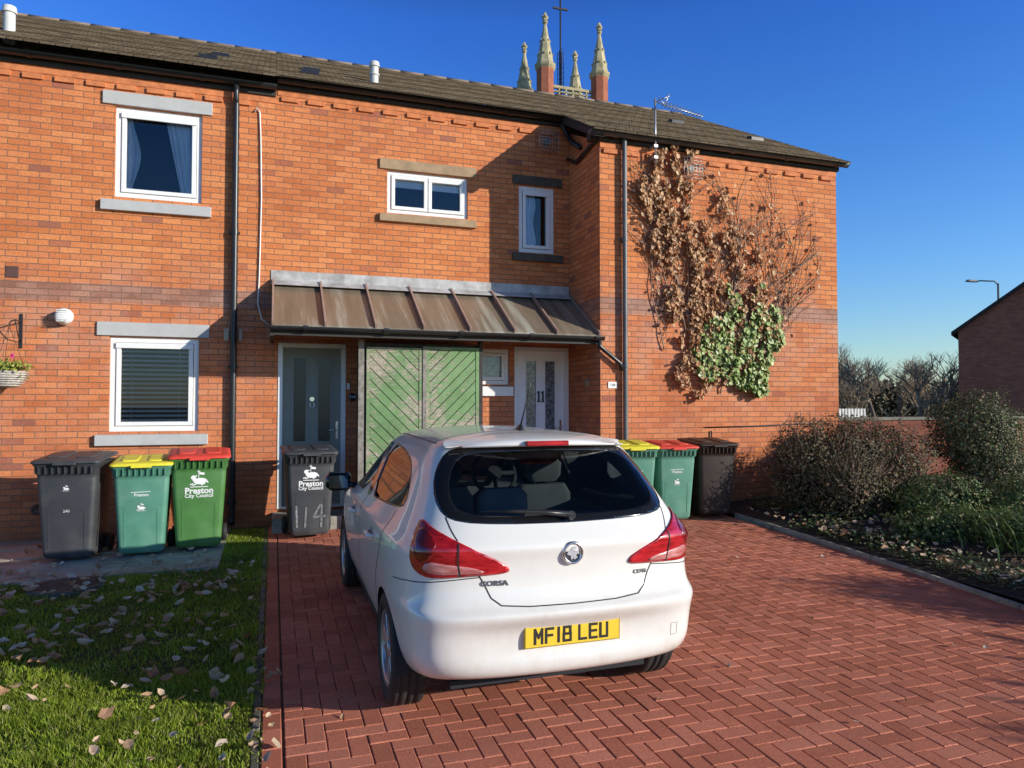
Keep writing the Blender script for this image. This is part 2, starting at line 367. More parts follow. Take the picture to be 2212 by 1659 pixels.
b.add(V,[(j*(nx+1)+i,j*(nx+1)+i+1,(j+1)*(nx+1)+i+1,(j+1)*(nx+1)+i) for j in range(ny) for i in range(nx)],0,True)
b.obj('planting_bed',M_soil,kind='structure')
def grass(n,x0,x1,y0,y1,h,seed,w=.0022):
    r=np.random.default_rng(seed); X=r.uniform(x0,x1,n); Y=r.uniform(y0,y1,n); Z=zgv(X,Y)-.01
    H=h*(.45+.9*r.random(n))*(.8+.5*np.sin(X*5.1+np.sin(Y*4)*2)*np.cos(Y*6.3)); A=r.uniform(0,6.283,n); L=r.uniform(.15,1.0,n)*H; A2=r.uniform(0,6.283,n)
    W=w*(.7+.8*r.random(n)); ca,sa=np.cos(A),np.sin(A); dx,dy=np.cos(A2),np.sin(A2); P=np.stack
    v0=P([X-ca*W,Y-sa*W,Z],1); v1=P([X+ca*W,Y+sa*W,Z],1)
    m0=P([X-ca*W*.8+dx*L*.35,Y-sa*W*.8+dy*L*.35,Z+H*.6],1); m1=P([X+ca*W*.8+dx*L*.35,Y+sa*W*.8+dy*L*.35,Z+H*.6],1)
    t=P([X+dx*L,Y+dy*L,Z+H],1)
    V=P([v0,v1,m1,m0,t],1).reshape(-1,3); i=np.arange(n)*5
    return V,np.concatenate([P([i,i+1,i+2],1),P([i,i+2,i+3],1),P([i+3,i+2,i+4],1)])
def merge(L):
    VV=[];FF=[];o=0
    for V,F in L: VV.append(V);FF.append(F+o);o+=len(V)
    return np.concatenate(VV),np.concatenate(FF)
M_grass=island('grass_blade',[(0,(.16,.25,.018)),(.4,(.30,.43,.03)),(.75,(.46,.58,.055)),(.93,(.58,.60,.13)),(1,(.54,.45,.24))],.5,trans=.4,patchy=(2.2,.55))
V,F=merge([grass(62000,-2.6,-.09,2.6,4.9,.046,1),grass(38000,-3.2,-.09,4.9,7.75,.036,2,.003),grass(4000,-.5,-.09,7.7,9.7,.045,3,.003),grass(2200,-.12,-.03,2.6,9.7,.026,4,.003)])
npmesh('lawn_grass',V,F,M_grass,kind='stuff',label='short green lawn grass beside the driveway',cat='grass')
def flat_leaves(n,x0,x1,y0,y1,seed,zo,size):
    r=np.random.default_rng(seed); P=[]
    while len(P)<n:
        x,y=r.uniform(x0,x1),r.uniform(y0,y1)
        if mn.noise(Vector((x*1.3,y*1.3,seed)))<-.3: continue
        P.append((x,y,zg(x,y)+zo+r.uniform(0,.015)))
    return leafshapes(np.array(P),size,nrm=np.array([[0,0,1.0]]),jit=.5,asp=.34,curl=.32)
V,F=merge([flat_leaves(150,-2.6,-.12,2.7,4.6,1,.034,.06),flat_leaves(430,-3.2,-.12,4.6,7.7,11,.03,.078),flat_leaves(90,-2.6,-.55,7.7,9.6,2,.02,.075),flat_leaves(520,5.95,7.6,3.0,8.2,3,.12,.07),flat_leaves(40,0,5.8,2.6,8.5,4,.004,.032),flat_leaves(30,-.12,.05,2.6,5,6,.02,.055)])
M_leaf=island('fallen_leaf',[(0,(.36,.18,.08)),(.25,(.50,.32,.19)),(.5,(.58,.43,.29)),(.8,(.62,.52,.41)),(1,(.32,.13,.05))],.8,trans=.12)
npmesh('fallen_leaves',V,F,M_leaf,kind='stuff',label='dry brown fallen leaves scattered on the lawn',cat='leaves')
mz=zg(-1.75,7.42)
e=empty('manhole_cover',(-1.75,7.42,mz),'rusty round drain cover set in the lawn edge','drain cover')
b=B(); b.lathe([(0.0,.028),(.27,.028),(.275,.026),(.275,-.03)],(-1.75,7.42,mz),n=32,sm=False)
for k in range(-5,6):
    hw=math.sqrt(max(0,.25**2-(k*.045)**2)); b.box(-1.75-hw,-1.75+hw,7.42+k*.045-.008,7.42+k*.045+.008,mz+.0285,mz+.033)
b.obj('cover',mk('rusty_iron',(.17,.095,.065),.8,var=.4,vs=20,bump=.4),e)
b=B(); b.lathe([(.275,-.02),(.275,.027),(.31,.027),(.31,-.03)],(-1.75,7.42,mz),n=32,sm=False); b.obj('rim',M_edge,e)
# ---------------------------------------------------------------- houses
def wallface(b,Y,x0,x1,z0,z1,holes,depth=.14,mi=0):
    xs=sorted({x0,x1,*[h[0] for h in holes],*[h[1] for h in holes]}); zs=sorted({z0,z1,*[h[2] for h in holes],*[h[3] for h in holes]})
    for i in range(len(xs)-1):
        for k in range(len(zs)-1):
            cx=(xs[i]+xs[i+1])/2; cz=(zs[k]+zs[k+1])/2
            if any(h[0]<cx<h[1] and h[2]<cz<h[3] for h in holes): continue
            b.add([(xs[i],Y,zs[k]),(xs[i+1],Y,zs[k]),(xs[i+1],Y,zs[k+1]),(xs[i],Y,zs[k+1])],[(0,1,2,3)],mi)
    for h in holes:
        a0,a1,c0,c1=h; D=Y+depth
        b.add([(a0,Y,c0),(a0,D,c0),(a0,D,c1),(a0,Y,c1)],[(0,1,2,3)],mi); b.add([(a1,Y,c0),(a1,Y,c1),(a1,D,c1),(a1,D,c0)],[(0,1,2,3)],mi)
        b.add([(a0,Y,c1),(a0,D,c1),(a1,D,c1),(a1,Y,c1)],[(0,1,2,3)],mi); b.add([(a0,Y,c0),(a1,Y,c0),(a1,D,c0),(a0,D,c0)],[(0,1,2,3)],mi)
def frame(b,x0,x1,z0,z1,y,t=.06,d=.06,mi=0):
    b.box(x0,x1,y,y+d,z1-t,z1,mi); b.box(x0,x1,y,y+d,z0,z0+t,mi); b.box(x0,x0+t,y,y+d,z0+t,z1-t,mi); b.box(x1-t,x1,y,y+d,z0+t,z1-t,mi)
RS=.55
def roofz(y): return 6.03+(y-9.76)*RS
def courses(b,x0,x1,ya,yb):
    g=.0875; sl=math.hypot(1,RS); n=int((yb-ya)*sl/g)+1; th=.013
    up=Vector((0,1/sl,RS/sl)); nr=Vector((0,-RS/sl,1/sl))
    for k in range(n):
        y0=ya+k*g/sl; p0=Vector((0,y0,roofz(y0))); jx=(k%2)*.03
        A=p0+nr*th*1.6; Bp=p0+up*(g+.02)+nr*th*.5; C=p0+up*(g+.02)-nr*th*.5; D=p0
        v=[(x0,A.y,A.z),(x1+jx,A.y,A.z),(x1+jx,Bp.y,Bp.z),(x0,Bp.y,Bp.z),(x0,D.y,D.z),(x1+jx,D.y,D.z),(x1+jx,C.y,C.z),(x0,C.y,C.z)]
        b.add(v,[(0,1,2,3),(4,5,1,0),(5,6,2,1),(7,4,0,3)])
M_ridge=mk('ridge_tile',(.22,.165,.125),.9,var=.35,vs=5)
def house_roof(parent,x0,x1,ya,yr=13.4):
    b=B(); courses(b,x0,x1,ya,yr); zr=roofz(yr)
    b.add([(x0,yr,zr),(x1,yr,zr),(x1,yr+4.2,zr-2.3),(x0,yr+4.2,zr-2.3)],[(0,1,2,3)])
    r=b.obj('roof',M_tile,parent)
    b=B(); x=x0
    while x<x1-.05:
        xe=min(x+.45,x1); b.tube([(x,yr,zr-.045),(xe-.006,yr,zr-.045)],.085,10); x+=.45
    b.obj('ridge_tiles',M_ridge,r); return r
def gutter(parent,x0,x1,y,z,mat,r=.057):
    b=B(); n=8; V=[]
    for x in (x0,x1):
        for rr in (r,r-.006):
            for i in range(n+1):
                t=math.pi*i/n; V.append((x,y-math.cos(t)*rr,z-math.sin(t)*rr))
    m=n+1
    F=[(i,i+1,2*m+i+1,2*m+i) for i in range(n)]+[(m+i,3*m+i,3*m+i+1,m+i+1) for i in range(n)]+[(0,2*m,3*m,m),(n,m+n,3*m+n,2*m+n)]
    b.add(V,F)
    for xe in (x0,x1): b.poly([(xe,y-math.cos(math.pi*i/n)*(r+.004),z-math.sin(math.pi*i/n)*(r+.004)) for i in range(n+1)])
    x=x0+.4
    while x<x1:
        for i in range(n):
            t0=math.pi*i/n;t1=math.pi*(i+1)/n; rr=r+.01
            b.add([(x-.03,y-math.cos(t0)*rr,z-math.sin(t0)*rr),(x-.03,y-math.cos(t1)*rr,z-math.sin(t1)*rr),(x+.03,y-math.cos(t1)*rr,z-math.sin(t1)*rr),(x+.03,y-math.cos(t0)*rr,z-math.sin(t0)*rr)],[(0,1,2,3)])
        b.box(x-.032,x+.032,y-r-.013,y-r+.004,z-.01,z+.012); x+=.95
    return b.obj('gutter',mat,parent)
def dentils(parent,x0,x1,Y,z):
    b=B(); x=x0+.05
    while x<x1-.25:
        b.box(x,x+.215,Y-.03,Y+.01,z,z+.066); x+=.3375
    b.box(x0,x1,Y-.012,Y+.01,z+.0755,z+.15)
    return b.obj('corbel_course',M_dent,parent,bevel=.004)
def downpipe(parent,x,Y,z0,z1,mat,r=.036):
    b=B(); yy=Y-.06
    b.cyl((x,yy,z0),(x,yy,z1),r); z=z0+.25
    while z<z1:
        b.cyl((x,yy,z-.03),(x,yy,z+.03),r+.008); b.box(x-.06,x+.06,yy+.02,Y+.0,z-.015,z+.015); z+=1.75
    b.tube([(x,yy,z0+.1),(x,yy,z0+.04),(x,yy-.06,z0-.0)],r,10)
    return b.obj('drainpipe',mat,parent)
def window(parent,x0,x1,z0,z1,Y,panes,fm,lintel=None,sill=None,lm=None,sm_=None,lbl=None,lx=(.14,.12)):
    yf=Y+.035; b=B(); t=.065 if panes==1 else .055; W=(x1-x0-2*t)/panes; panesr=[]
    for k in range(panes):
        a0=x0+t+k*W; panesr.append((a0+.05,a0+W-.05,z0+t+.05,z1-t-.05))
    for p in panesr: b.add([(p[0]-.01,yf+.035,p[2]-.01),(p[1]+.01,yf+.035,p[2]-.01),(p[1]+.01,yf+.035,p[3]+.01),(p[0]-.01,yf+.035,p[3]+.01)],[(0,1,2,3)])
    win=b.obj('window',M_glass,parent,lbl)
    b=B(); frame(b,x0,x1,z0,z1,yf,t,.07)
    for k in range(panes):
        a0=x0+t+k*W; frame(b,a0+.006,a0+W-.006,z0+t+.006,z1-t-.006,yf-.015,.050,.07)
    if panes==1: b.box(x0+t,x1-t,yf-.03,yf-.016,z1-t-.075,z1-t-.006)
    b.obj('frame',fm,win,bevel=.004)
    if lintel:
        b=B(); b.box(x0-lx[0],x1+lx[1],Y-.03,Y+.12,lintel[0],lintel[1]); b.obj('lintel',lm,win,bevel=.006)
    if sill:
        b=B(); P=[(x0-lx[0],Y-.06,sill[0]),(x0-lx[0],Y-.06,sill[1]-.02),(x0-lx[0],Y+.10,sill[1]),(x0-lx[0],Y+.10,sill[0])]
        b.prism(P,(x1-x0+lx[0]+lx[1],0,0)); b.obj('sill',sm_,win,bevel=.006,fixn=True)
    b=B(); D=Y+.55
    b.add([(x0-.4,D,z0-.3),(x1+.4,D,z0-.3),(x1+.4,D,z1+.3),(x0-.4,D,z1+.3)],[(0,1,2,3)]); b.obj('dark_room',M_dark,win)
    return win,panesr
M_curt=mk('net_curtain',(.66,.72,.80),.9,var=.1)
def curtain(parent,x0,x1,zt,zb,y,fn=None,mat=None,name='curtain'):
    b=B(); n=60; V=[]; m=12
    for k in range(m+1):
        f=k/m
        for i in range(n+1):
            s=i/n; xa,xb=(x0,x1) if fn is None else fn(f)
            V.append((xa+(xb-xa)*s,y+.012*math.sin(s*n*.55+f*1.2)+.008*math.sin(s*17),zt+(zb-zt)*f))
    b.add(V,[(k*(n+1)+i,k*(n+1)+i+1,(k+1)*(n+1)+i+1,(k+1)*(n+1)+i) for k in range(m) for i in range(n)],0,True)
    return b.obj(name,mat or M_curt,parent)
FY=9.9; XL=-7.0
hA=empty('terraced_house',(-3.5,FY,.0),'orange brick terraced house with grey window lintels and sills','house','terrace of brick houses')
W1=(-1.90,-.90,4.27,5.42); W2=(-1.92,-.905,1.34,2.52); W3=(-6.0,-5.0,4.27,5.42); W4=(-6.0,-5.0,1.34,2.52)
b=B(); wallface(b,FY,XL,0.0,-.1,5.80,[W1,W2,W3,W4])
b.add([(0,FY,-.1),(0,FY+.3,-.1),(0,FY+.3,5.8),(0,FY,5.8)],[(0,1,2,3)])
b.add([(XL,FY,-.1),(XL,FY,5.8),(XL,17.5,5.8),(XL,17.5,-.1)],[(0,1,2,3)])
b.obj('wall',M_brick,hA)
dentils(hA,XL,0,FY,5.62)
rA=house_roof(hA,XL,-.0,9.56)
gA=gutter(hA,XL,.02,9.80,5.90,M_black)
b=B(); b.box(XL,0,FY-.03,FY+.1,5.79,5.93); b.obj('fascia',M_soffit,hA)
b=B(); b.tube([(-.49,9.80,5.86),(-.49,9.80,5.74),(-.49,9.82,5.66),(-.49,9.84,5.6)],.036,10); b.obj('gutter_outlet',M_black,gA)
downpipe(hA,-.49,FY,zg(-.49,9.8)+.08,5.62,M_black,.04)
for (wd,l,s,lb) in ((W1,(5.425,5.59),(4.09,4.24),'white window with pale curtains'),(W2,(2.53,2.70),(1.17,1.32),'white window with dark slatted blind'),(W3,(5.425,5.59),(4.09,4.24),None),(W4,(2.53,2.70),(1.17,1.32),None)):
    win,pr=window(hA,*wd,FY,1,M_white,l,s,M_grey,M_grey,lbl=lb)
    if wd is W1:
        p=pr[0]; w_=p[1]-p[0]
        curtain(win,0,0,p[3]+.05,p[2]-.02,FY+.11,lambda f:(p[0]-.05,p[0]+.06+.10*max(0,math.sin(f*3.0))**2))
        curtain(win,0,0,p[3]+.05,p[2]-.02,FY+.11,lambda f:(p[1]+.05-w_*(.48-.26*max(0,f-.05)),p[1]+.05))
    if wd is W2:
        b=B(); p=pr[0]; z=p[2]+.01
        while z<p[3]:
            b.add([(p[0]-.02,FY+.095,z),(p[1]+.02,FY+.095,z),(p[1]+.02,FY+.115,z+.026),(p[0]-.02,FY+.115,z+.026)],[(0,1,2,3)]); z+=.058
        for x in (p[0]+.12,p[1]-.12): b.box(x-.002,x+.002,FY+.088,FY+.092,p[2],p[3])
        b.obj('blind',mk('blind_slat',(.50,.50,.49),.5,var=.05),win)
b=B(); c=(-2.40,FY,2.74)
b.lathe([(0,-.16),(.05,-.16),(.085,-.13),(.10,-.08),(.10,-.05),(.085,-.04),(.085,0.01)],c,axis=(0,1,0),n=28)
for k in range(-3,4): b.box(-2.46,-2.34,FY-.172,FY-.158,2.74+k*.022-.004,2.74+k*.022+.004)
b.obj('extractor_vent',M_white,hA)
b=B(); b.box(-3.03,-2.90,FY-.008,FY,3.19,3.33)
for k in range(4): b.box(-3.02,-2.91,FY-.014,FY-.006,3.205+k*.032,3.217+k*.032)
b.obj('airbrick',mk('airbrick_clay',(.12,.06,.05),.8),hA)
M_beige=mk('beige_plastic',(.45,.36,.25),.6)
for (xa,xb) in ((-.61,-.545),(-.43,-.385)):
    b=B(); b.box(xa,xb,FY-.05,FY,2.50,2.66,bev=.006); b.obj('meter_box',M_beige,hA)
b=B(); b.lathe([(0,-.03),(.035,-.03),(.04,-.035),(.06,-.035),(.065,.0)],(-2.66,FY,.42),axis=(0,1,0),n=20); b.obj('waste_outlet',mk('brown_plastic',(.09,.035,.025),.5),hA)
b=B(); P=[(-.26,FY-.03,5.55),(-.23,FY-.02,5.6),(-.20,FY-.02,5.55),(-.185,FY-.02,5.2),(-.17,FY-.02,4.4),(-.185,FY-.02,3.4),(-.20,FY-.02,3.0),(-.15,FY-.04,2.8),(-.05,FY-.05,2.72)]
b.tube(P,.009,6); b.obj('white_cable',M_white,hA)
M_flue=mk('flue_plastic',(.66,.66,.62),.5,var=.1)
b=B(); b.cyl((-3.2,10.4,6.25),(-3.2,10.4,6.62),.065,n=16); b.cyl((-3.2,10.4,6.62),(-3.2,10.4,6.70),.085,.075,n=16); b.obj('flue',M_flue,rA)
def roofvent(parent,x,y):
    b=B(); z=roofz(y); b.prism([(x-.12,y,z+.02),(x-.12,y,z+.075),(x-.12,y+.13,z+.125),(x-.12,y+.13,z+.08)],(.24,0,0)); b.obj('roof_vent',M_black,parent,fixn=True)
roofvent(rA,-.78,11.1); roofvent(rA,-.90,10.5)
e=empty('hanging_basket',(-2.90,9.60,1.95),'white wicker hanging basket with trailing plants on a wall bracket','hanging basket')
M_iron=mk('black_iron',(.02,.02,.02),.5)
b=B(); b.box(-2.875,-2.845,FY-.012,FY,2.35,2.76); b.tube([(-2.86,FY-.01,2.66),(-2.86,9.7,2.665),(-2.87,9.58,2.64),(-2.88,9.55,2.60)],.008,6); b.tube([(-2.86,FY-.01,2.42),(-2.86,9.78,2.50),(-2.86,9.70,2.65)],.006,6); b.obj('bracket',M_iron,e)
b=B(); bc=Vector((-2.90,9.60,2.06))
b.lathe([(.0,-.19),(.09,-.18),(.15,-.12),(.185,-.04),(.19,.0),(.17,.0),(.165,-.05)],bc,n=28)
for k in range(7):
    rr=.10+.09*math.sin(min(1,(k+1)/7)*1.57); z=-.165+.025*k; b.tube([bc+Vector((math.cos(t*.3)*(rr+.006*(t%2)),math.sin(t*.3)*(rr+.006*(t%2)),z)) for t in range(22)],.009,5)
b.obj('basket',mk('wicker_white',(.50,.46,.40),.8,var=.4,vs=40,bump=.6),e)
b=B()
for k in range(3):
    t=k*2.09; b.tube([bc+Vector((.18*math.cos(t),.18*math.sin(t),0)),Vector((-2.88,9.56,2.58))],.003,4)
b.obj('chain',M_iron,e)
C=rng.normal(size=(420,3))*np.array([.10,.10,.04])+np.array([-2.90,9.58,2.11]); V,F=leafquads(C,.04)
npmesh('foliage',V,F,island('basket_leaf',[(0,(.12,.16,.03)),(.6,(.26,.30,.05)),(1,(.4,.4,.08))],.6),e)
for k in range(2):
    C=rng.normal(size=(4,3))*.008+np.array([-2.84+.02*k,9.54,2.22+.02*k]); V,F=leafquads(C,.03,asp=.5); npmesh('flower',V,F,mk('pink_petal',(.65,.03,.25),.6),e)
# ---- middle house
hB=empty('terraced_house',(2.1,FY,.0),'orange brick terraced house with lean-to canopy over two front doors','house','terrace of brick houses')
XR=4.25; FB=FY+.006
W5=(1.49,2.656,4.365,4.97); W6=(3.44,4.01,3.945,4.95); W7=(2.40,3.29,1.97,2.49); D1=(.06,.94,.30,2.50); D2=(3.37,4.235,.30,2.53)
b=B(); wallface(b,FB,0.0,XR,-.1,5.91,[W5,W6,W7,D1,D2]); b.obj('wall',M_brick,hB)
dentils(hB,.02,XR-.02,FB,5.74)
rB=house_roof(hB,0.0,4.05,9.66)
b=B(); b.box(0,XR,FY-.03,FY+.1,5.90,6.03); b.obj('fascia',M_soffit,hB)
gB=gutter(hB,.02,4.2,9.80,6.0,M_black)
b=B(); b.tube([(4.10,9.80,5.96),(4.10,9.80,5.88),(4.14,9.78,5.80),(4.2,9.70,5.62),(4.21,9.4,5.42)],.034,10); b.tube([(4.21,9.86,5.4),(4.21,9.55,5.25),(4.21,9.0,5.33),(4.25,8.72,5.38)],.03,10); b.obj('gutter_outlet',M_black,gB)
win,pr=window(hB,*W5,FB,2,M_white,(4.975,5.12),(4.235,4.36),M_stone,M_stone,lx=(.11,.12))
for p in pr:
    b=B(); b.add([(p[0],FY+.09,p[3]-.11),(p[1],FY+.09,p[3]-.11),(p[1],FY+.09,p[3]),(p[0],FY+.09,p[3])],[(0,1,2,3)]); b.obj('blind',M_white,win)
win,pr=window(hB,*W6,FB,1,M_white,(4.96,5.09),(3.81,3.94),M_dkstone,M_dkstone,lx=(.10,.12))
p=pr[0]; curtain(win,0,0,p[3],p[2],FY+.11,lambda f:(p[0]-.03,p[0]+.17+.02*math.sin(f*9)),name='net_curtain')
win,pr=window(hB,*W7,FB,2,M_white,None,(1.80,1.96),None,M_white,lx=(.02,.05))
M_net=mk('patterned_net',(.55,.6,.62),.9,var=.5,vs=18)
for p in pr: curtain(win,p[0],p[1],p[3],p[2],FY+.11,mat=M_net,name='net_curtain')
M_door=mk('grey_green_door',(.235,.25,.215),.45,var=.08)
M_chrome=mk('chrome',(.75,.75,.76),.18,metal=1,var=.03)
M_dglass=mk('obscure_glass',(.02,.024,.026),.12,var=.3,vs=60,bump=.4,bs=70)
def door(parent,x0,x1,z0,z1,Y,dm,fm,glassm,lbl=None):
    f=.06; yd=Y+.06
    b=B(); a0,a1,c0,c1=x0+f,x1-f,z0+.03,z1-f
    gl=[(a0+.14,a0+.30,c0+.85,c1-.14),(a1-.30,a1-.14,c0+.85,c1-.14)]
    lo=[(a0+.14,a0+.30,c0+.16,c0+.62),(a1-.30,a1-.14,c0+.16,c0+.62)]
    wallface(b,yd,a0,a1,c0,c1,gl+lo,depth=.018)
    for g in lo:
        b.add([(g[0],yd+.018,g[2]),(g[1],yd+.018,g[2]),(g[1],yd+.018,g[3]),(g[0],yd+.018,g[3])],[(0,1,2,3)]); b.box(g[0]+.03,g[1]-.03,yd+.004,yd+.02,g[2]+.03,g[3]-.03)
    for g in gl: frame(b,g[0]-.02,g[1]+.02,g[2]-.02,g[3]+.02,yd-.012,.022,.014)
    d=b.obj('door',dm,parent,lbl)
    for g in gl:
        b=B(); b.add([(g[0],yd+.012,g[2]),(g[1],yd+.012,g[2]),(g[1],yd+.012,g[3]),(g[0],yd+.012,g[3])],[(0,1,2,3)]); b.obj('door_glass',glassm,d)
    b=B(); b.box(x0,x0+f,Y-.01,Y+.12,z0,z1); b.box(x1-f,x1,Y-.01,Y+.12,z0,z1); b.box(x0+f,x1-f,Y-.01,Y+.12,z1-f,z1); b.box(x0+f,x1-f,Y-.03,Y+.12,z0,z0+.03); b.obj('frame',fm,d,bevel=.004)
    hx=a1-.05
    b=B(); b.box(hx-.018,hx+.018,yd-.012,yd,c0+.88,c0+1.12,bev=.004); b.cyl((hx,yd-.01,c0+1.0),(hx,yd-.05,c0+1.0),.009); b.tube([(hx,yd-.05,c0+1.0),(hx-.11,yd-.055,c0+1.0)],.009,8); b.obj('handle',M_chrome,d)
    xm=(a0+a1)/2
    b=B(); b.box(xm-.14,xm+.14,yd-.014,yd,c0+.70,c0+.765,bev=.005); b.obj('letterbox',M_chrome,d)
    return d,yd,xm,c0,c1
d,yd,xm,c0,c1=door(hB,*D1,FB,M_door,M_white,M_dglass,lbl='grey green panelled door with two tall panes')
b=B(); b.cyl((xm,yd-.02,c0+1.42),(xm,yd,c0+1.42),.03,n=16); b.tube([(xm+.028*math.sin(t*.55),yd-.035,c0+1.38-.04+.04*math.cos(t*.55)) for t in range(12)],.006,6); b.obj('knocker',M_chrome,d)
M_lace=mk('lace_behind_glass',(.17,.19,.21),.15,var=.9,vs=22)
d,yd,xm,c0,c1=door(hB,*D2,FB,mk('white_door',(.92,.92,.92),.4,var=.03),M_white,M_lace,lbl='white panelled door with two lace-backed panes')
for dx in (-.034,.034):
    b=B(); b.box(xm+dx-.012,xm+dx+.012,yd-.026,yd-.018,c0+1.40,c0+1.55); b.box(xm+dx-.026,xm+dx-.012,yd-.026,yd-.018,c0+1.515,c0+1.535); b.box(xm+dx-.026,xm+dx+.026,yd-.025,yd-.019,c0+1.385,c0+1.399); b.obj('house_number_digit',mk('black_paint',(.01,.01,.01),.4),d)
b=B(); b.lathe([(0,-.02),(.05,-.02),(.055,-.012),(.055,0)],(1.03,FB,1.78),axis=(0,1,0),n=24); o=b.obj('number_plaque',M_black,hB)
b=B(); b.text('11A',.055,lambda x,y,z:(1.03+x,FY-.018,1.78+y),bold=.001); b.obj('plaque_number',M_white,o)
b=B(); b.box(.975-.02,.975+.02,FY-.02,FB,1.88,1.97,bev=.004); b.obj('doorbell',M_white,hB)
b=B(); b.box(.0,1.1,9.30,FY+.05,.0,.26); b.obj('doorstep',M_conc,hB,bevel=.01)
b=B(); b.box(3.2,4.24,9.2,FY+.05,.0,.27); b.obj('doorstep',M_conc,hB,bevel=.01)
def peel():
    m,n,l,b_=newmat('peeling_green_paint'); g=n.new('ShaderNodeNewGeometry')
    mp=n.new('ShaderNodeMapping'); mp.inputs['Rotation'].default_value=(0,.78,0); mp.inputs['Scale'].default_value=(1,1,3.2); l.new(g.outputs['Position'],mp.inputs[0])
    f=noise(n,l,mp.outputs[0],11,10,.85); f3=noise(n,l,g.outputs['Position'],1.7,3,.6); ff=mathn(n,l,'ADD',f,mathn(n,l,'MULTIPLY',f3,.6))
    r1=ramp(n,[(.80,(0,0,0)),(.86,(1,1,1))]); l.new(ff,r1.inputs[0])
    f2=noise(n,l,g.outputs['Position'],3,6,.7); c=ramp(n,[(.3,(.11,.20,.075)),(.5,(.155,.28,.11)),(.7,(.21,.35,.155))]); l.new(f2,c.inputs[0])
    w_=ramp(n,[(.3,(.26,.21,.16)),(.7,(.55,.48,.38))]); l.new(noise(n,l,g.outputs['Position'],60,4,.6),w_.inputs[0])
    o=mixc(n,l,r1.outputs[0],c.outputs[0],w_.outputs[0]); l.new(o,b_.inputs['Base Color']); b_.inputs['Roughness'].default_value=.75
    bumpn(n,l,b_,mathn(n,l,'SUBTRACT',f2,r1.outputs[0]),.5,.003); return m
M_greenp=peel(); M_oldwood=mk('dark_stained_timber',(.04,.036,.032),.8,var=.5,vs=12,bump=.4); M_greywood=mk('weathered_grey_timber',(.24,.22,.19),.85,var=.5,vs=14,bump=.5)
SX0,SX1,SY=1.12,2.60,9.10
b=B(); b.box(SX0-.03,SX0+.03,SY+.05,FY,.15,2.47); b.box(SX1-.03,SX1+.03,SY+.05,FY,.15,2.47); b.box(SX0+.03,SX1-.03,SY+.06,FY,2.425,2.465)
st=b.obj('bin_store',M_oldwood,hB,'timber store with peeling green double doors')
xm=1.868
def clip(poly,zmin,zmax):
    for s_,lim in ((1,zmin),(-1,zmax)):
        out=[]
        for i in range(len(poly)):
            p,q=poly[i],poly[(i+1)%len(poly)]; dp=s_*(p[1]-lim); dq=s_*(q[1]-lim)
            if dp>=0: out.append(p)
            if dp*dq<0: t=dp/(dp-dq); out.append((p[0]+(q[0]-p[0])*t,p[1]+(q[1]-p[1])*t))
        poly=out
        if len(poly)<3: return None
    return poly
for (a0,a1,sg,zz1) in ((SX0,xm-.03,1,2.41),(xm+.02,SX1,-1,2.43)):
    b=B(); z0,z1=.22,zz1; y0=SY; pitch=.105*math.sqrt(2); x_in0,x_in1=a0+.045,a1-.045; wi=x_in1-x_in0; z=z0-wi
    while z<z1+wi:
        if sg==1: P=[(x_in0,z+wi),(x_in1,z),(x_in1,z+pitch-.014),(x_in0,z+wi+pitch-.014)]
        else: P=[(x_in0,z),(x_in1,z+wi),(x_in1,z+wi+pitch-.014),(x_in0,z+pitch-.014)]
        P=clip(P,z0+.05,z1-.04); yo=random.uniform(0,.004)
        if P: b.prism([(p[0],y0+.006+yo,p[1]) for p in P],(0,.022,0))
        z+=pitch
    b.box(a0,a0+.043,y0,y0+.04,z0,z1); b.box(a1-.043,a1,y0,y0+.04,z0,z1); b.box(a0+.045,a1-.045,y0,y0+.04,z1-.038,z1); b.box(a0+.045,a1-.045,y0,y0+.04,z0,z0+.048); b.box(a0+.02,a1-.02,y0+.033,y0+.046,z0+.02,z1-.02,1)
    b.obj('store_door',[M_greenp,M_oldwood],st,fixn=True)
b=B(); b.box(xm-.028,xm+.018,SY-.012,SY+.03,.2,2.43); b.obj('meeting_post',M_greywood,st)
for (xa,xb,zt) in ((SX1+.003,SX1+.05,2.62),(SX0-.10,SX0-.03,2.5)):
    b=B(); b.box(xa,xb,SY,SY+.06,.15,zt); b.obj('post',M_oldwood if xa>2 else M_greywood,st)
def canopy_mat():
    m,n,l,b_=newmat('bronze_canopy_sheet'); g=n.new('ShaderNodeNewGeometry'); mp=n.new('ShaderNodeMapping'); mp.inputs['Scale'].default_value=(5,.45,.45); l.new(g.outputs['Position'],mp.inputs[0])
    f=noise(n,l,mp.outputs[0],1.2,6,.6); c=ramp(n,[(.35,(.17,.13,.09)),(.52,(.23,.18,.125)),(.66,(.38,.35,.28)),(.8,(.47,.45,.39))]); l.new(f,c.inputs[0])
    l.new(c.outputs[0],b_.inputs['Base Color']); b_.inputs['Roughness'].default_value=.25; return m
M_can=canopy_mat()
cy0,cz0,cy1,cz1=8.82,2.63,FY-.0,3.30
b=B(); b.add([(-.02,cy0,cz0),(XR-.005,cy0,cz0),(XR-.005,cy1,cz1),(-.02,cy1,cz1)],[(0,1,2,3)]); b.add([(-.02,cy0,cz0-.02),(XR-.005,cy0,cz0-.02),(XR-.005,cy1,cz1-.02),(-.02,cy1,cz1-.02)],[(3,2,1,0)])
b.add([(-.02,cy0,cz0-.02),(XR-.005,cy0,cz0-.02),(XR-.005,cy0,cz0),(-.02,cy0,cz0)],[(0,1,2,3)])
can=b.obj('canopy',M_can,hB,'bronze sheet lean-to canopy with raised ribs')
M_rib=mk('brown_rib',(.36,.24,.19),.4,var=.2)
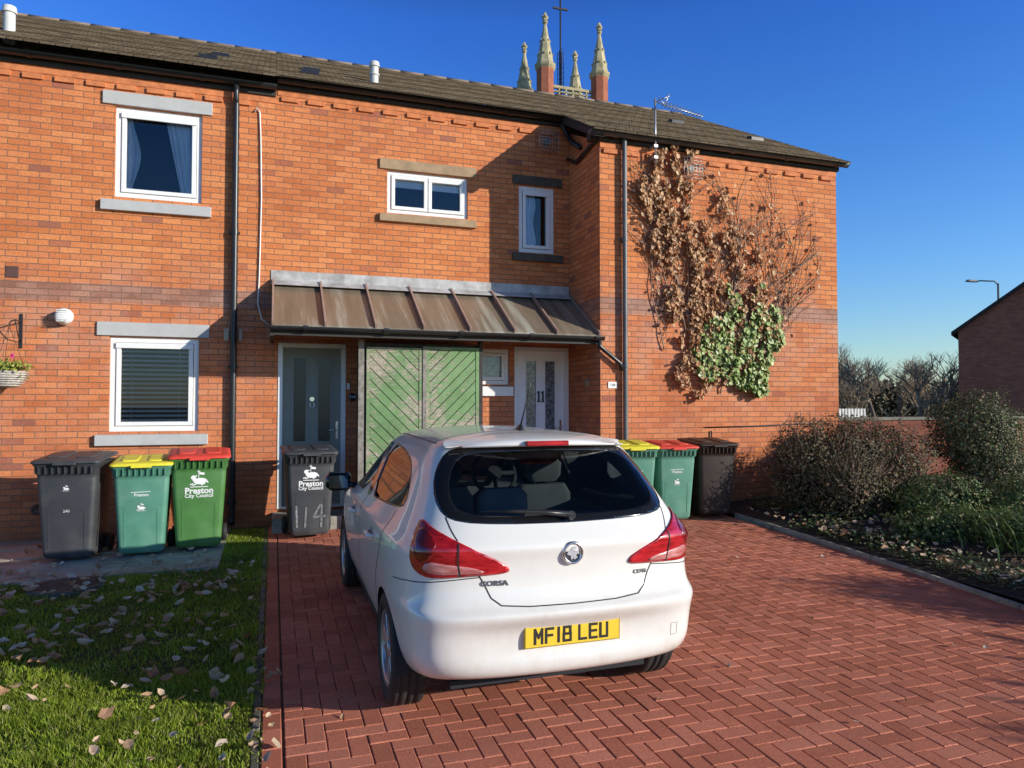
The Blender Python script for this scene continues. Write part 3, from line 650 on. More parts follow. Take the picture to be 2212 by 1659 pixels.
for k in range(8):
    x=-.01+k*(XR-.03)/7; x0,x1=x-.012,x+.012
    if k==7: x0,x1=XR-.032,XR-.008
    v=[(x0,cy0-.02,cz0-.005),(x1,cy0-.02,cz0-.005),(x1,cy1-.02,cz1+.005),(x0,cy1-.02,cz1+.005)]; v+= [(p[0],p[1]-.018,p[2]+.04) for p in v]
    b=B(); b.add(v,[(4,5,6,7),(0,1,5,4),(1,2,6,5),(3,0,4,7),(2,3,7,6)]); b.obj('rib',M_rib,can)
b=B(); v=[(-.04,FY-.012,3.46),(XR-.01,FY-.012,3.46),(XR-.01,FY-.014,3.33),(-.04,FY-.014,3.33),(-.04,FY-.17,3.245),(XR-.01,FY-.17,3.245)]
b.add(v,[(3,2,1,0),(4,5,2,3)]); b.obj('flashing',M_lead,can)
b=B(); b.poly([(-.02,cy0,cz0-.02),(-.02,cy1,cz0-.02),(-.02,cy1,cz1-.02)]); b.box(0.002,XR-.01,cy0+.0,cy0+.04,cz0-.13,cz0-.025); b.box(-.04,-.0,cy0,FY,cz0-.14,cz0-.03); b.obj('canopy_fascia',M_soffit,can)
gutter(can,-.04,XR+.02,cy0-.055,cz0-.03,M_black,.05)
b=B(); b.tube([(4.20,cy0-.055,cz0-.07),(4.21,cy0-.055,cz0-.16),(4.30,8.76,2.40),(4.52,8.76,2.24),(4.56,8.77,2.15)],.03,10); b.obj('canopy_drainpipe',M_black,can)
b=B(); b.cyl((1.38,10.5,6.40),(1.38,10.5,6.68),.06,n=16); b.cyl((1.38,10.5,6.68),(1.38,10.5,6.75),.08,.07,n=16); b.cyl((1.38,10.5,6.55),(1.38,10.5,6.57),.075,n=16); b.obj('flue',M_flue,rB)
roofvent(rB,.50,10.8); roofvent(rB,.46,10.4)
M_wire=mk('galvanised_wire',(.5,.5,.5),.4,metal=.6)
def cage(parent,x,Y,z,s=.15):
    b=B()
    for k in range(-3,4):
        u_=k*s/3
        b.tube([(x+u_,Y,z-s),(x+u_,Y-.14,z-s),(x+u_,Y-.14,z+s),(x+u_,Y,z+s)],.0035,4)
        b.tube([(x-s,Y,z+u_),(x-s,Y-.14,z+u_),(x+s,Y-.14,z+u_),(x+s,Y,z+u_)],.0035,4)
    g=b.obj('flue_guard',M_wire,parent)
    b=B(); b.cyl((x,Y,z),(x,Y-.08,z),.05,n=16); b.obj('flue_outlet',M_gutg,g)
cage(hB,3.87,FY,5.62)
# ---- right house
hC=empty('terraced_house',(6.3,8.83,.0),'projecting orange brick house partly covered by climbing ivy','house','terrace of brick houses')
CY=8.83; CX1=8.32; ctop=5.33
b=B(); wallface(b,CY,XR,CX1,-.1,ctop,[])
b.add([(XR,FY+.3,-.1),(XR,CY,-.1),(XR,CY,ctop),(XR,FY+.3,5.95)],[(0,1,2,3)])
b.add([(CX1,CY,-.1),(CX1,17.6,-.1),(CX1,17.6,5.6),(CX1,13.4,roofz(13.4)-.03),(CX1,CY,ctop)],[(0,1,2,3,4)])
b.obj('wall',M_brick,hC)
dentils(hC,XR,CX1,CY,ctop-.17)
rC=house_roof(hC,4.06,8.41,8.60)
b=B(); b.box(4.10,CX1+.04,CY-.03,CY+.1,ctop-.005,5.47); b.add([(4.09,8.62,roofz(8.62)-.02),(4.09,9.9,roofz(9.9)-.02),(4.09,9.9,roofz(9.9)-.14),(4.09,8.62,roofz(8.62)-.12)],[(0,1,2,3)])
b.add([(4.09,8.62,roofz(8.62)-.10),(XR,8.62,roofz(8.62)-.10),(XR,9.9,roofz(9.9)-.12),(4.09,9.9,roofz(9.9)-.12)],[(0,1,2,3)])
b.obj('fascia',M_soffit,hC)
gutter(hC,4.05,8.44,8.72,5.42,M_gutg)
downpipe(hC,4.60,CY,zg(4.6,8.7)+.06,5.35,M_gutg,.036)
roofvent(rC,6.85,11.0); roofvent(rC,7.7,9.9)
cage(hC,5.66,CY,5.06)
b=B(); x=5.05; b.tube([(x,8.70,5.05),(x,8.70,5.98)],.013,8); b.tube([(x-.02,8.70,5.93),(x+.75,8.66,5.80)],.008,6)
for k in range(12):
    xx=x+.14+k*.052; zz=5.93-(xx-x+.02)*.169; b.tube([(xx,8.58,zz),(xx,8.78,zz)],.004,4); b.tube([(xx,8.68,zz-.04),(xx,8.68,zz+.04)],.004,4)
b.tube([(x,8.70,5.93),(x+.18,8.62,6.0)],.008,6); b.tube([(x+.1,8.6,5.86),(x+.16,8.6,6.02)],.008,6); b.tube([(x+.0,8.6,5.96),(x+.1,8.6,5.84)],.006,6)
b.box(x-.03,x+.03,8.68,8.83,5.12,5.16); b.box(x-.03,x+.03,8.68,8.83,5.28,5.32)
b.obj('television_aerial',M_wire,hC)
b=B(); b.box(4.36,4.50,CY-.012,CY,1.90,1.99,bev=.003); o=b.obj('number_plate',M_white,hC)
b=B(); b.text('11B',.05,lambda x,y,z:(4.43+x,CY-.014,1.945+y),bold=.001) ; b.obj('plate_number',M_black,o)
b=B(); b.lathe([(0,-.05),(.04,-.045),(.06,-.02),(.07,0)],(XR,9.25,1.98),axis=(1,0,0),n=14); b.obj('wall_plaque',M_stone,hC)
b=B(); b.tube([(5.9,CY-.02,1.35),(6.6,CY-.025,1.36),(7.6,CY-.02,1.39),(8.1,CY-.02,1.38)],.008,5); b.tube([(6.0,CY-.02,1.3),(6.02,CY-.02,1.0)],.01,5); b.obj('wall_cable',M_black,hC)
# ---------------------------------------------------------------- ivy
e=empty('climbing_plant',(6.1,CY,1.3),'brown withered climber with green ivy on the brick wall','ivy')
random.seed(11); b=B(); LC=[]
def strand(x,z,ang,ln,r,depth=0):
    pts=[(x,CY-.02,z)]; n=int(ln/.12)
    for k in range(n):
        ang+=random.uniform(-.2,.2); ang=max(-1.0,min(1.0,ang)) ; x+=math.sin(ang)*.12; z+=math.cos(ang)*.12
        if z>5.24 or x<4.5 or x>8.0: break
        pts.append((x,CY-.02-random.uniform(0,.03),z))
        if random.random()<.33 and depth<3: strand(x,z,ang+random.choice([-1,1])*random.uniform(.3,.8),ln*random.uniform(.25,.55),r*.6,depth+1)
    if len(pts)>2:
        b.tube(pts,[r*(1-.7*k/len(pts)) for k in range(len(pts))],4); LC.extend([(p,depth) for p in pts])
for k in range(16): strand(random.uniform(5.8,6.9),random.uniform(1.8,2.6),random.uniform(-.45,.65),random.uniform(2.0,3.6),.012)
for k in range(7): strand(random.uniform(5.2,5.7),random.uniform(2.4,3.2),random.uniform(-.35,.1),random.uniform(2,2.8),.009)
b.obj('stems',mk('vine_stem',(.34,.23,.16),.9,var=.3),e)
def inpoly(p,P):
    x,z=p; c=False; j=len(P)-1
    for i in range(len(P)):
        if (P[i][1]>z)!=(P[j][1]>z) and x<(P[j][0]-P[i][0])*(z-P[i][1])/(P[j][1]-P[i][1])+P[i][0]: c=not c
        j=i
    return c
col1=[(4.98,5.28),(5.72,5.26),(5.70,4.6),(5.95,4.1),(6.30,3.6),(6.25,3.0),(5.9,2.0),(5.75,1.72),(5.42,1.9),(5.38,2.6),(5.22,3.3),(5.02,3.9),(4.90,4.4),(4.85,5.0)]
col2=[(6.15,4.9),(6.38,4.95),(6.42,4.2),(6.95,3.9),(7.0,3.2),(7.0,2.6),(6.6,2.6),(6.35,3.2),(6.2,4.0)]
grn=[(5.85,2.0),(6.45,1.84),(7.05,1.95),(7.2,2.6),(7.05,3.25),(6.8,3.45),(6.6,2.9),(6.4,3.4),(6.05,3.1),(5.7,2.6)]
def fill(P,n,thr,sc,seed):
    r=random.Random(seed); xs=[p[0] for p in P]; zs=[p[1] for p in P]; out=[]; t=0
    while len(out)<n and t<n*40:
        t+=1; x=r.uniform(min(xs)-.1,max(xs)+.1); z=r.uniform(min(zs)-.1,max(zs)+.1)
        xj=x+.26*mn.noise(Vector((x*2.5,z*2.5,3))); zj=z+.26*mn.noise(Vector((x*2.5,z*2.5,9)))
        if not inpoly((xj,zj),P): continue
        if mn.noise(Vector((x*sc*1.6,z*sc*.7,seed)))+.7*mn.noise(Vector((x*9,z*6,seed)))<thr: continue
        out.append((x,CY-.03-abs(r.gauss(0,.045)),z))
    return out
dead=fill(col1,3700,-.04,3.0,1)+fill(col2,700,.14,3.0,2)+fill(grn,600,-.1,3,7)
for (p,dp) in LC:
    if random.random()<.20: dead.append((p[0]+random.gauss(0,.035),CY-.04-random.random()*.04,p[2]+random.gauss(0,.04)))
V,F=leafshapes(np.array(dead),.060,nrm=np.array([[.45,-1,.15]]),jit=.6,asp=.42,curl=.3)
npmesh('withered_leaves',V,F,island('withered_leaf',[(0,(.30,.14,.06)),(.3,(.52,.28,.14)),(.6,(.66,.42,.24)),(.85,(.74,.54,.34)),(1,(.48,.20,.08))],.75,trans=.15),e)
green=fill(grn,2900,-.16,2.0,4)
V,F=leafshapes(np.array(green),.068,nrm=np.array([[.35,-1,.25]]),jit=.45,asp=.48,curl=.12)
npmesh('green_leaves',V,F,island('ivy_leaf',[(0,(.14,.21,.05)),(.4,(.28,.38,.11)),(.8,(.48,.56,.23)),(1,(.68,.70,.42))],.45,trans=.15),e)
# ---------------------------------------------------------------- wheelie bins
M_print=mk('white_print',(.80,.80,.78),.6,var=.1); M_scrawl=mk('faded_paint_scrawl',(.20,.205,.215),.7,var=.7,vs=22)
M_rub=mk('wheel_rubber',(.02,.02,.02),.7)
def yfront(z): return -.245-.062*(z-.06)/.9
CT=[0]
def tick(): CT[0]=(CT[0]+1)%25; return CT[0]*.00012
def rrtext(b,txt,size,cx,zc,bold=.0015): b.text(txt,size,lambda x,y,z:(cx+x,yfront(zc+y)-.004,zc+y),bold=bold)
def ell(b,cx,cz,rx,rz,rot=0,n=16):
    o=tick(); b.poly([(cx+rx*math.cos(t)*math.cos(rot)-rz*math.sin(t)*math.sin(rot),yfront(cz)-.005-o,cz+rx*math.cos(t)*math.sin(rot)+rz*math.sin(t)*math.cos(rot)) for t in [2*math.pi*i/n for i in range(n)]])
def bar(b,x0,z0,x1,z1,w_):
    d=Vector((x1-x0,0,z1-z0)).normalized()*w_/2; n_=Vector((-d.z,0,d.x)); o=tick()
    b.poly([(x0+n_.x,yfront(z0)-.0055-o,z0+n_.z),(x0-n_.x,yfront(z0)-.0055-o,z0-n_.z),(x1-n_.x,yfront(z1)-.0055-o,z1-n_.z),(x1+n_.x,yfront(z1)-.0055-o,z1+n_.z)])
def emblem(b,cx,cz,s):
    # resting lamb facing left with head, folded legs and a flag on a cross staff
    ell(b,cx+.12*s,cz-.02*s,.72*s,.36*s,.05,24); ell(b,cx-.62*s,cz+.42*s,.27*s,.22*s,.5); ell(b,cx-.50*s,cz+.18*s,.22*s,.30*s,.3)
    bar(b,cx-.45*s,cz+.52*s,cx-.22*s,cz+.60*s,s*.13); bar(b,cx-.62*s,cz-.30*s,cx-.98*s,cz-.42*s,s*.13); bar(b,cx-.30*s,cz-.34*s,cx-.72*s,cz-.50*s,s*.12); bar(b,cx+.60*s,cz-.28*s,cx+.20*s,cz-.48*s,s*.13); bar(b,cx+.78*s,cz+.0*s,cx+.95*s,cz-.22*s,s*.14)
    bar(b,cx-.05*s,cz+.28*s,cx-.05*s,cz+1.25*s,s*.07); bar(b,cx-.22*s,cz+1.08*s,cx+.12*s,cz+1.08*s,s*.07)
    bar(b,cx+.0*s,cz+.88*s,cx+.55*s,cz+.80*s,s*.26); bar(b,cx-.95*s,cz-.68*s,cx+.95*s,cz-.68*s,s*.09)
def mark_council(b): emblem(b,.0,.735,.092); rrtext(b,'Preston',.088,0,.63,.0028); rrtext(b,'City Council',.054,0,.578,.0013)
def mark_small(b): rrtext(b,'Preston',.045,0,.66,.001); bar(b,-.1,.69,.09,.695,.006); emblem(b,0,.52,.045)
def mark_tiny(b): rrtext(b,'240',.04,0,.50,.0005); emblem(b,0,.72,.03)
def scrawl(b):
    w_=.022; bar(b,-.16,.38,-.15,.13,w_); bar(b,-.05,.36,-.06,.12,w_); bar(b,.11,.39,.03,.24,w_); bar(b,.03,.24,.17,.25,w_); bar(b,.125,.39,.12,.12,w_)
def make_bin(loc,rotz,bodymat,lidmat,label,mark=None,s=1.0,extra=None):
    e=empty('wheelie_bin',loc,label,'wheelie bin','wheelie bins beside the houses',(0,0,rotz)); e.scale=(s,s,s)
    b=B()
    b.loft([(.03,0,0,.40,.44,.05),(.06,0,0,.44,.49,.05),(.10,0,0,.445,.495,.05),(.30,0,.0,.47,.525,.05),(.60,0,0,.505,.567,.05),(.82,0,0,.530,.598,.05),(.86,0,0,.533,.60,.05),(.87,0,0,.562,.63,.05),(.945,0,0,.572,.645,.05),(.95,0,0,.592,.665,.05),(.975,0,0,.597,.67,.05)],5)
    def fb(x0,x1,z0,z1,t):
        v=[(x,yfront(z)+.004+dy,z) for x in (x0,x1) for z in (z0,z1) for dy in (0,-t)]
        b.add(v,[(1,5,7,3),(0,1,3,2),(4,6,7,5),(2,3,7,6),(0,4,5,1)])
    fb(-.15,.15,.50,.515,.008); fb(-.165,-.15,.12,.515,.008); fb(.15,.165,.12,.515,.008); fb(-.19,.19,.10,.12,.010)
    for k in range(9): fb(-.235+k*.0575,-.225+k*.0575,.872,.943,.042)
    for sx in (-1,1):
        for yy in (-.12,0,.12): b.add([(sx*.235,yy-.012,.12),(sx*.235,yy+.012,.12),(sx*.274,yy+.012,.82),(sx*.274,yy-.012,.82)],[(0,1,2,3)])
    b.tube([(-.25,.37,.95),(.25,.37,.95)],.016,8)
    for sx in (-.25,-.08,.08,.25): b.box(sx-.012,sx+.012,.30,.385,.92,.975)
    b.box(-.2,.2,.20,.26,.03,.22)
    b.obj('body',bodymat,e,local=True)
    b=B(); sh=lambda x,y,z:(x,y,z+(y+.34)*.075)
    b.loft([(.972,0,-.005,.61,.70,.05),(.980,0,-.005,.622,.712,.06),(.994,0,-.005,.61,.70,.06),(1.004,0,.0,.54,.62,.07),(1.008,0,0,.42,.50,.07)],5,fn=sh)
    b.loft([(1.0,-.13,0,.17,.46,.04),(1.020,-.13,0,.15,.44,.04)],4,fn=sh); b.loft([(1.0,.13,0,.17,.46,.04),(1.020,.13,0,.15,.44,.04)],4,fn=sh)
    b.box(-.10,.10,-.385,-.355,.955,.985,bev=.006)
    for sx in (-.18,.18): b.cyl((sx-.05,.365,1.01),(sx+.05,.365,1.01),.026,n=12)
    b.obj('lid',lidmat,e,local=True)
    for sx in (-1,1):
        b=B(); b.lathe([(0,-.025),(.06,-.025),(.07,-.03),(.10,-.022),(.10,.022),(.07,.03),(.06,.02),(0,.02)],(sx*.255,.235,.10),axis=(1,0,0),n=22); b.obj('wheel',M_rub,e,local=True)
    b=B(); b.cyl((-.25,.235,.10),(.25,.235,.10),.012); b.obj('axle',M_rub,e,local=True)
    if mark: b=B(); mark(b); b.obj('printed_marks',M_print,e,local=True)
    if extra: b=B(); extra(b); b.obj('painted_number',M_scrawl,e,local=True)
P_=dict(var=.15,vs=5,bump=.25,bs=220,bd=.001)
M_bk=mk('black_bin_plastic',(.050,.052,.058),.5,dirt=(.09,.09,.09),**P_); M_teal=mk('teal_bin_plastic',(.09,.26,.18),.5,dirt=(.16,.32,.24),**P_); M_grn=mk('green_bin_plastic',(.07,.20,.05),.5,dirt=(.12,.25,.10),**P_)
M_brn=mk('brown_bin_plastic',(.032,.018,.014),.5,**P_); M_yel=mk('yellow_lid',(.80,.70,.05),.5,**P_); M_red=mk('red_lid',(.70,.06,.04),.5,**P_)
def bp(x,y): return (x,y,zg(x,y)+.012)
make_bin(bp(-1.99,8.74),R(-4),M_bk,M_bk,'black wheelie bin standing on slabs beside the house wall',mark_tiny,1.05)
make_bin(bp(-1.33,8.72),R(3),M_teal,M_yel,'teal wheelie bin with yellow lid by the house wall',mark_small,.99)
make_bin(bp(-.78,8.82),R(4),M_grn,M_red,'green wheelie bin with red lid and council crest',mark_council,1.04)
make_bin(bp(.42,9.02),R(3),M_bk,M_bk,'black wheelie bin with painted number outside the front door',mark_council,1.02,scrawl)
make_bin(bp(4.32,8.18),R(-8),M_teal,M_yel,'teal wheelie bin with yellow lid by the projecting wall',mark_small,1.0)
make_bin(bp(4.97,8.30),R(-5),M_teal,M_red,'teal wheelie bin with red lid by the projecting wall',mark_small,.97)
make_bin(bp(5.62,8.35),R(-6),M_brn,M_brn,'dark brown wheelie bin beside the shrubs',None,.98)
# ---------------------------------------------------------------- car
CARX,CARY=1.44,3.26
car=empty('parked_car',(CARX,CARY,zg(CARX,4)+.0),'white five-door hatchback car parked on the block driveway','car',None,(math.atan(.018),0,0))
rows=[# zr,zs,zf,yr,w,yf,recess
(.300,.225,.23,.22,.72,3.90,0),(.310,.26,.26,.12,.765,3.96,0),(.340,.32,.33,.060,.80,4.0,0),(.40,.39,.40,.030,.822,4.02,.022),(.450,.445,.45,.030,.834,4.03,.048),(.555,.54,.54,.026,.843,4.03,.050),(.610,.60,.60,.006,.848,4.02,.012),(.655,.65,.65,.000,.850,4.0,0),(.675,.685,.68,.050,.850,3.97,0),(.72,.72,.71,.080,.850,3.94,0),(.80,.80,.76,.094,.850,3.90,0),
(.90,.87,.81,.086,.846,3.75,0),(.95,.91,.85,.062,.840,3.62,0),(.980,.935,.87,.074,.830,3.55,0),(1.03,.97,.92,.118,.804,3.35,0),(1.075,1.01,.96,.152,.778,3.2,0),(1.20,1.12,1.08,.258,.725,2.98,0),(1.32,1.27,1.24,.385,.668,2.62,0),(1.415,1.385,1.38,.49,.612,2.30,0),(1.465,1.445,1.44,.57,.555,2.1,0),(1.495,1.485,1.48,.78,.38,1.9,0),(1.502,1.498,1.495,.95,0,1.8,0)]
NR=len(rows); net=np.zeros((NR,12,3))
for i,(zr,zs,zf,yr,w_,yf,rc) in enumerate(rows):
    L_=yf-yr; k=w_/.85; kk=.35+.65*k
    xs=[0,.40*k,.68*k,w_*.955,w_*1.005,w_,w_,w_,w_*.97,w_*.82,w_*.42,0]
    ys=[yr+rc,yr+rc*.9+.018*kk,yr+.072*kk,yr+.195*kk,yr+.150*L_,yr+.27*L_,yr+.5*L_,yr+.73*L_,yr+.885*L_,yr+.965*L_,yf,yf]
    zz=[zr,zr,zr,zr*.7+zs*.3,zs,zs,zs,zs,zs*.6+zf*.4,zf,zf,zf]
    for j in range(12): net[i,j]=(xs[j],ys[j],zz[j])
P=np.zeros((NR+2,14,3)); P[1:-1,1:-1]=net
mir=np.array([-1,1,1])
P[1:-1,0]=net[:,1]*mir; P[1:-1,13]=net[:,10]*mir
P[0]=2*P[1]-P[2]; P[-1]=P[-3]*mir
def bas(u): return np.stack([(1-u)**3,3*u**3-6*u**2+4,-3*u**3+3*u**2+3*u+1,u**3],-1)/6
def S(t,v):
    t=np.atleast_1d(np.asarray(t,float)); v=np.atleast_1d(np.asarray(v,float))
    i=np.clip(np.floor(v).astype(int),0,NR-2); j=np.clip(np.floor(t).astype(int),0,10)
    bu=bas(v-i); bt=bas(t-j); out=np.zeros((len(t),3))
    for a_ in range(4):
        for c_ in range(4): out+=(bu[:,a_]*bt[:,c_])[:,None]*P[i+a_,j+c_]
    return out
def Nn(t,v):
    h=.01; dt=S(np.minimum(t+h,11),v)-S(np.maximum(t-h,0),v); dv=S(t,np.minimum(v+h,NR-1))-S(t,np.maximum(v-h,0))
    n=np.cross(dt,dv); return n/np.maximum(np.linalg.norm(n,axis=1),1e-9)[:,None]
def v_of(t,z):
    t=np.atleast_1d(np.asarray(t,float)); z=np.atleast_1d(np.asarray(z,float)); lo=np.zeros(len(t)); hi=np.full(len(t),NR-1.)
    for _ in range(28):
        m=(lo+hi)/2; g=S(t,m)[:,2]<z; lo=np.where(g,m,lo); hi=np.where(g,hi,m)
    return (lo+hi)/2
def t_of(y,z):
    y=np.atleast_1d(np.asarray(y,float)); z=np.atleast_1d(np.asarray(z,float)); lo=np.full(len(y),2.6); hi=np.full(len(y),9.5)
    for _ in range(24):
        m=(lo+hi)/2; v=v_of(m,z); g=S(m,v)[:,1]<y; lo=np.where(g,m,lo); hi=np.where(g,hi,m)
    return (lo+hi)/2
SX,SV=.5,.12
def dens(P2,close=True,st=.03):
    out=[]; n=len(P2)
    for i in range(n if close else n-1):
        a_=np.array(P2[i]); c_=np.array(P2[(i+1)%n]); k=max(1,int(np.linalg.norm((c_-a_)*np.array([.5,1.2]))/st))
        for q in range(k): out.append(tuple(a_+(c_-a_)*q/k))
    if not close: out.append(tuple(P2[-1]))
    return out
def chaik(P2,it=2,keep0=True):
    for _ in range(it):
        o=[]; n=len(P2)
        for i in range(n):
            a_,c_=P2[i],P2[(i+1)%n]
            if keep0 and (a_[0]==0 and c_[0]==0): o+=[a_,c_]; continue
            if keep0 and a_[0]==0: o+=[a_,(a_[0]*.25+c_[0]*.75,a_[1]*.25+c_[1]*.75)]; continue
            if keep0 and c_[0]==0: o+=[(a_[0]*.75+c_[0]*.25,a_[1]*.75+c_[1]*.25)]; continue
            o+=[(a_[0]*.75+c_[0]*.25,a_[1]*.75+c_[1]*.25),(a_[0]*.25+c_[0]*.75,a_[1]*.25+c_[1]*.75)]
        P2=o
    return P2
def rearpoly(P2,smooth=2):
    D=dens(chaik(P2,smooth)); t=np.array([p[0] for p in D]); z=np.array([p[1] for p in D]); return np.stack([t,v_of(t,z)],1)
def sidepoly(P2,smooth=2):
    D=dens(chaik(P2,smooth,False)); y=np.array([p[0] for p in D]); z=np.array([p[1] for p in D]); t=t_of(y,z); return np.stack([t,v_of(t,z)],1)
def pip(Q,poly):
    x,y=Q[:,0],Q[:,1]; c=np.zeros(len(Q),bool); n=len(poly); j=n-1
    for i in range(n):
        xi,yi=poly[i]; xj,yj=poly[j]
        if yi!=yj: c^=((yi>y)!=(yj>y))&(x<(xj-xi)*(y-yi)/(yj-yi)+xi)
        j=i
    return c
def tri(polys_c,gridt,gridv,keep):
    G=np.array([(a_,c_) for a_ in gridt for c_ in gridv]); sc=np.array([SX,SV]); mask=keep(G).copy(); pts=[];edges=[]
    for P2 in polys_c:
        o=len(pts); n=len(P2); pts+= [tuple(p*sc) for p in P2]; edges+=[(o+i,o+(i+1)%n) for i in range(n)]
        A=P2*sc; Bv=np.roll(A,-1,0); g=G*sc
        lo=A.min(0)-.03; hi=A.max(0)+.03; cand=np.where(mask&(g[:,0]>lo[0])&(g[:,0]<hi[0])&(g[:,1]>lo[1])&(g[:,1]<hi[1]))[0]
        if len(cand):
            gg=g[cand]; dmin=np.full(len(cand),9.)
            for i in range(n):
                d=Bv[i]-A[i]; L2=max(d@d,1e-12); u=np.clip(((gg-A[i])@d)/L2,0,1); dmin=np.minimum(dmin,np.linalg.norm(gg-A[i]-u[:,None]*d,axis=1))
            mask[cand[dmin<.008]]=False
    pts+=[tuple(p) for p in (G[mask]*sc)]
    r=delaunay_2d_cdt([Vector(p) for p in pts],edges,[],0,1e-6)
    V=np.array([tuple(v) for v in r[0]])/sc; F=np.array([tuple(f) for f in r[2] if len(f)==3])
    a_=V[F]; area=(a_[:,1,0]-a_[:,0,0])*(a_[:,2,1]-a_[:,0,1])-(a_[:,1,1]-a_[:,0,1])*(a_[:,2,0]-a_[:,0,0])
    F=F[np.abs(area)>1e-9]; area=area[np.abs(area)>1e-9]
    F[area<0]=F[area<0][:,::-1]
    return V,F
RW=rearpoly([(0,1.062),(1.0,1.066),(1.75,1.078),(2.2,1.105),(2.58,1.175),(2.80,1.27),(2.68,1.365),(2.32,1.418),(1.5,1.425),(0,1.43)],1)
RWi=rearpoly([(0,1.100),(.9,1.102),(1.5,1.112),(1.95,1.145),(2.18,1.24),(2.12,1.345),(1.8,1.392),(1.2,1.405),(0,1.41)],1)
SWr=sidepoly([(1.84,1.005),(1.3,1.03),(.84,1.065),(.70,1.10),(.80,1.22),(1.0,1.32),(1.3,1.36),(1.84,1.38)],1)
SWf=sidepoly([(2.00,1.0),(2.95,.975),(2.93,1.01),(2.55,1.20),(2.22,1.345),(2.00,1.374)],1)
WS=rearpoly([(11,.985),(10.2,.985),(9.5,1.0),(9.1,1.06),(9.1,1.25),(9.4,1.34),(10.2,1.375),(11,1.38)],0)
def arch(yc,r=.335):
    pts=[(yc-math.cos(math.pi*k/32)*r,.30+math.sin(math.pi*k/32)*r) for k in range(33)]
    y=np.array([p[0] for p in pts]); z=np.array([p[1] for p in pts]); t=t_of(y,z); v=v_of(t,z)
    Q=list(np.stack([t,v],1)); Q=[np.array([Q[0][0],-.6])]+Q+[np.array([Q[-1][0],-.6])]
    return np.array(Q)
holes=[RW,SWr,SWf,WS,arch(.76),arch(3.25)]
gt=np.concatenate([np.arange(0,4,.08),np.arange(4,8,.055),np.arange(8,11.0001,.1)]); gv=np.concatenate([np.arange(0,NR-1,.18),[NR-1]])
V2,F2=tri(holes,gt,gv,lambda G:np.ones(len(G),bool))
cen=V2[F2].mean(1); keep=(cen[:,1]>=0)&(cen[:,0]>=0)&(cen[:,0]<=11)
for h_ in holes: keep&=~pip(cen,h_)
F2=F2[keep]
def to3(V2,off):
    t=np.clip(V2[:,0],0,11); v=np.clip(V2[:,1],0,NR-1); return S(t,v)+Nn(t,v)*off
def surf_obj(name,V2,F2,off,mats,parent,mirror='both',skirt=0,label=None,inner=None):
    A=to3(V2,off); nv=len(A); Vs=[A]; Fs=[F2]; ms=[np.zeros(len(F2),int)]; o=nv
    if skirt:
        ed={}
        for f in F2:
            for i in range(3): ed[(f[i],f[(i+1)%3])]=1
        bd=[k for k in ed if (k[1],k[0]) not in ed]
        Vs.append(to3(V2,off-skirt)); sk_=[]
        for a_,c_ in bd: sk_+=[(a_,a_+nv,c_),(c_,a_+nv,c_+nv)]
        Fs.append(np.array(sk_)); ms.append(np.zeros(len(sk_),int)); o+=nv
    if inner is not None:
        Vs.append(to3(V2,off-inner)); Fs.append(F2[:,::-1]+o); ms.append(np.ones(len(F2),int))
    V=np.concatenate(Vs); F=np.concatenate(Fs); m=np.concatenate(ms)
    if mirror=='left': V=V*mir; F=F[:,::-1]
    if mirror=='both':
        n=len(V); V=np.concatenate([V,V*mir]); F=np.concatenate([F,F[:,::-1]+n]); m=np.concatenate([m,m])
    me=bpy.data.meshes.new(name); me.from_pydata(V.tolist(),[],F.tolist())
    for mm in mats: me.materials.append(mm)
    me.polygons.foreach_set('material_index',m.astype(np.int32)); me.polygons.foreach_set('use_smooth',[True]*len(m))
    bm=bmesh.new(); bm.from_mesh(me)
    bmesh.ops.remove_doubles(bm,verts=[v for v in bm.verts if abs(v.co.x)<.004],dist=.0015); bm.to_mesh(me); bm.free(); me.update()
    return reg(me,name,parent,label)
def patch(poly,holes=[]):
    lo=poly.min(0); hi=poly.max(0)
    V,F=tri([poly]+holes,np.arange(lo[0],hi[0],.07),np.arange(lo[1],hi[1],.14),lambda G:pip(G,poly)); c=V[F].mean(1); k=pip(c,poly)
    for h_ in holes: k&=~pip(c,h_)
    return V,F[k]
def carpaint():
    m,n,l,b_=newmat('white_car_paint'); tc=n.new('ShaderNodeTexCoord'); sx=n.new('ShaderNodeSeparateXYZ'); l.new(tc.outputs['Object'],sx.inputs[0])
    mr=mapr(n,l,sx.outputs['Z'],1.0,.22); mp=n.new('ShaderNodeMapping'); mp.inputs['Scale'].default_value=(1,1,.5); l.new(tc.outputs['Object'],mp.inputs[0])
    f=noise(n,l,mp.outputs[0],11,10,.8); r1=ramp(n,[(.40,(0,0,0)),(.82,(1,1,1))]); l.new(f,r1.inputs[0])
    fs=noise(n,l,tc.outputs['Object'],3.5,4,.6); r2=ramp(n,[(.45,(.35,.35,.35)),(.65,(1,1,1))]); l.new(fs,r2.inputs[0])
    d=mathn(n,l,'MULTIPLY',r1.outputs[0],mr); d=mathn(n,l,'MULTIPLY',d,r2.outputs[0]); d=mathn(n,l,'ADD',mathn(n,l,'MULTIPLY',d,1.0),mathn(n,l,'MULTIPLY',mr,.12),True)
    o=mixc(n,l,d,(.83,.81,.77),(.48,.40,.29)); l.new(o,b_.inputs['Base Color'])
    l.new(mathn(n,l,'ADD',mathn(n,l,'MULTIPLY',d,.4),.3),b_.inputs['Roughness']); b_.inputs['Coat Weight'].default_value=.8; b_.inputs['Coat Roughness'].default_value=.05
    return m
M_paint=carpaint(); M_trim=mk('black_gloss_trim',(.01,.01,.012),.12,var=.1,coat=.5); M_int=mk('car_interior',(.05,.05,.054),.8)
body=surf_obj('body',V2,F2,0,[M_paint,M_int],car,inner=.03)
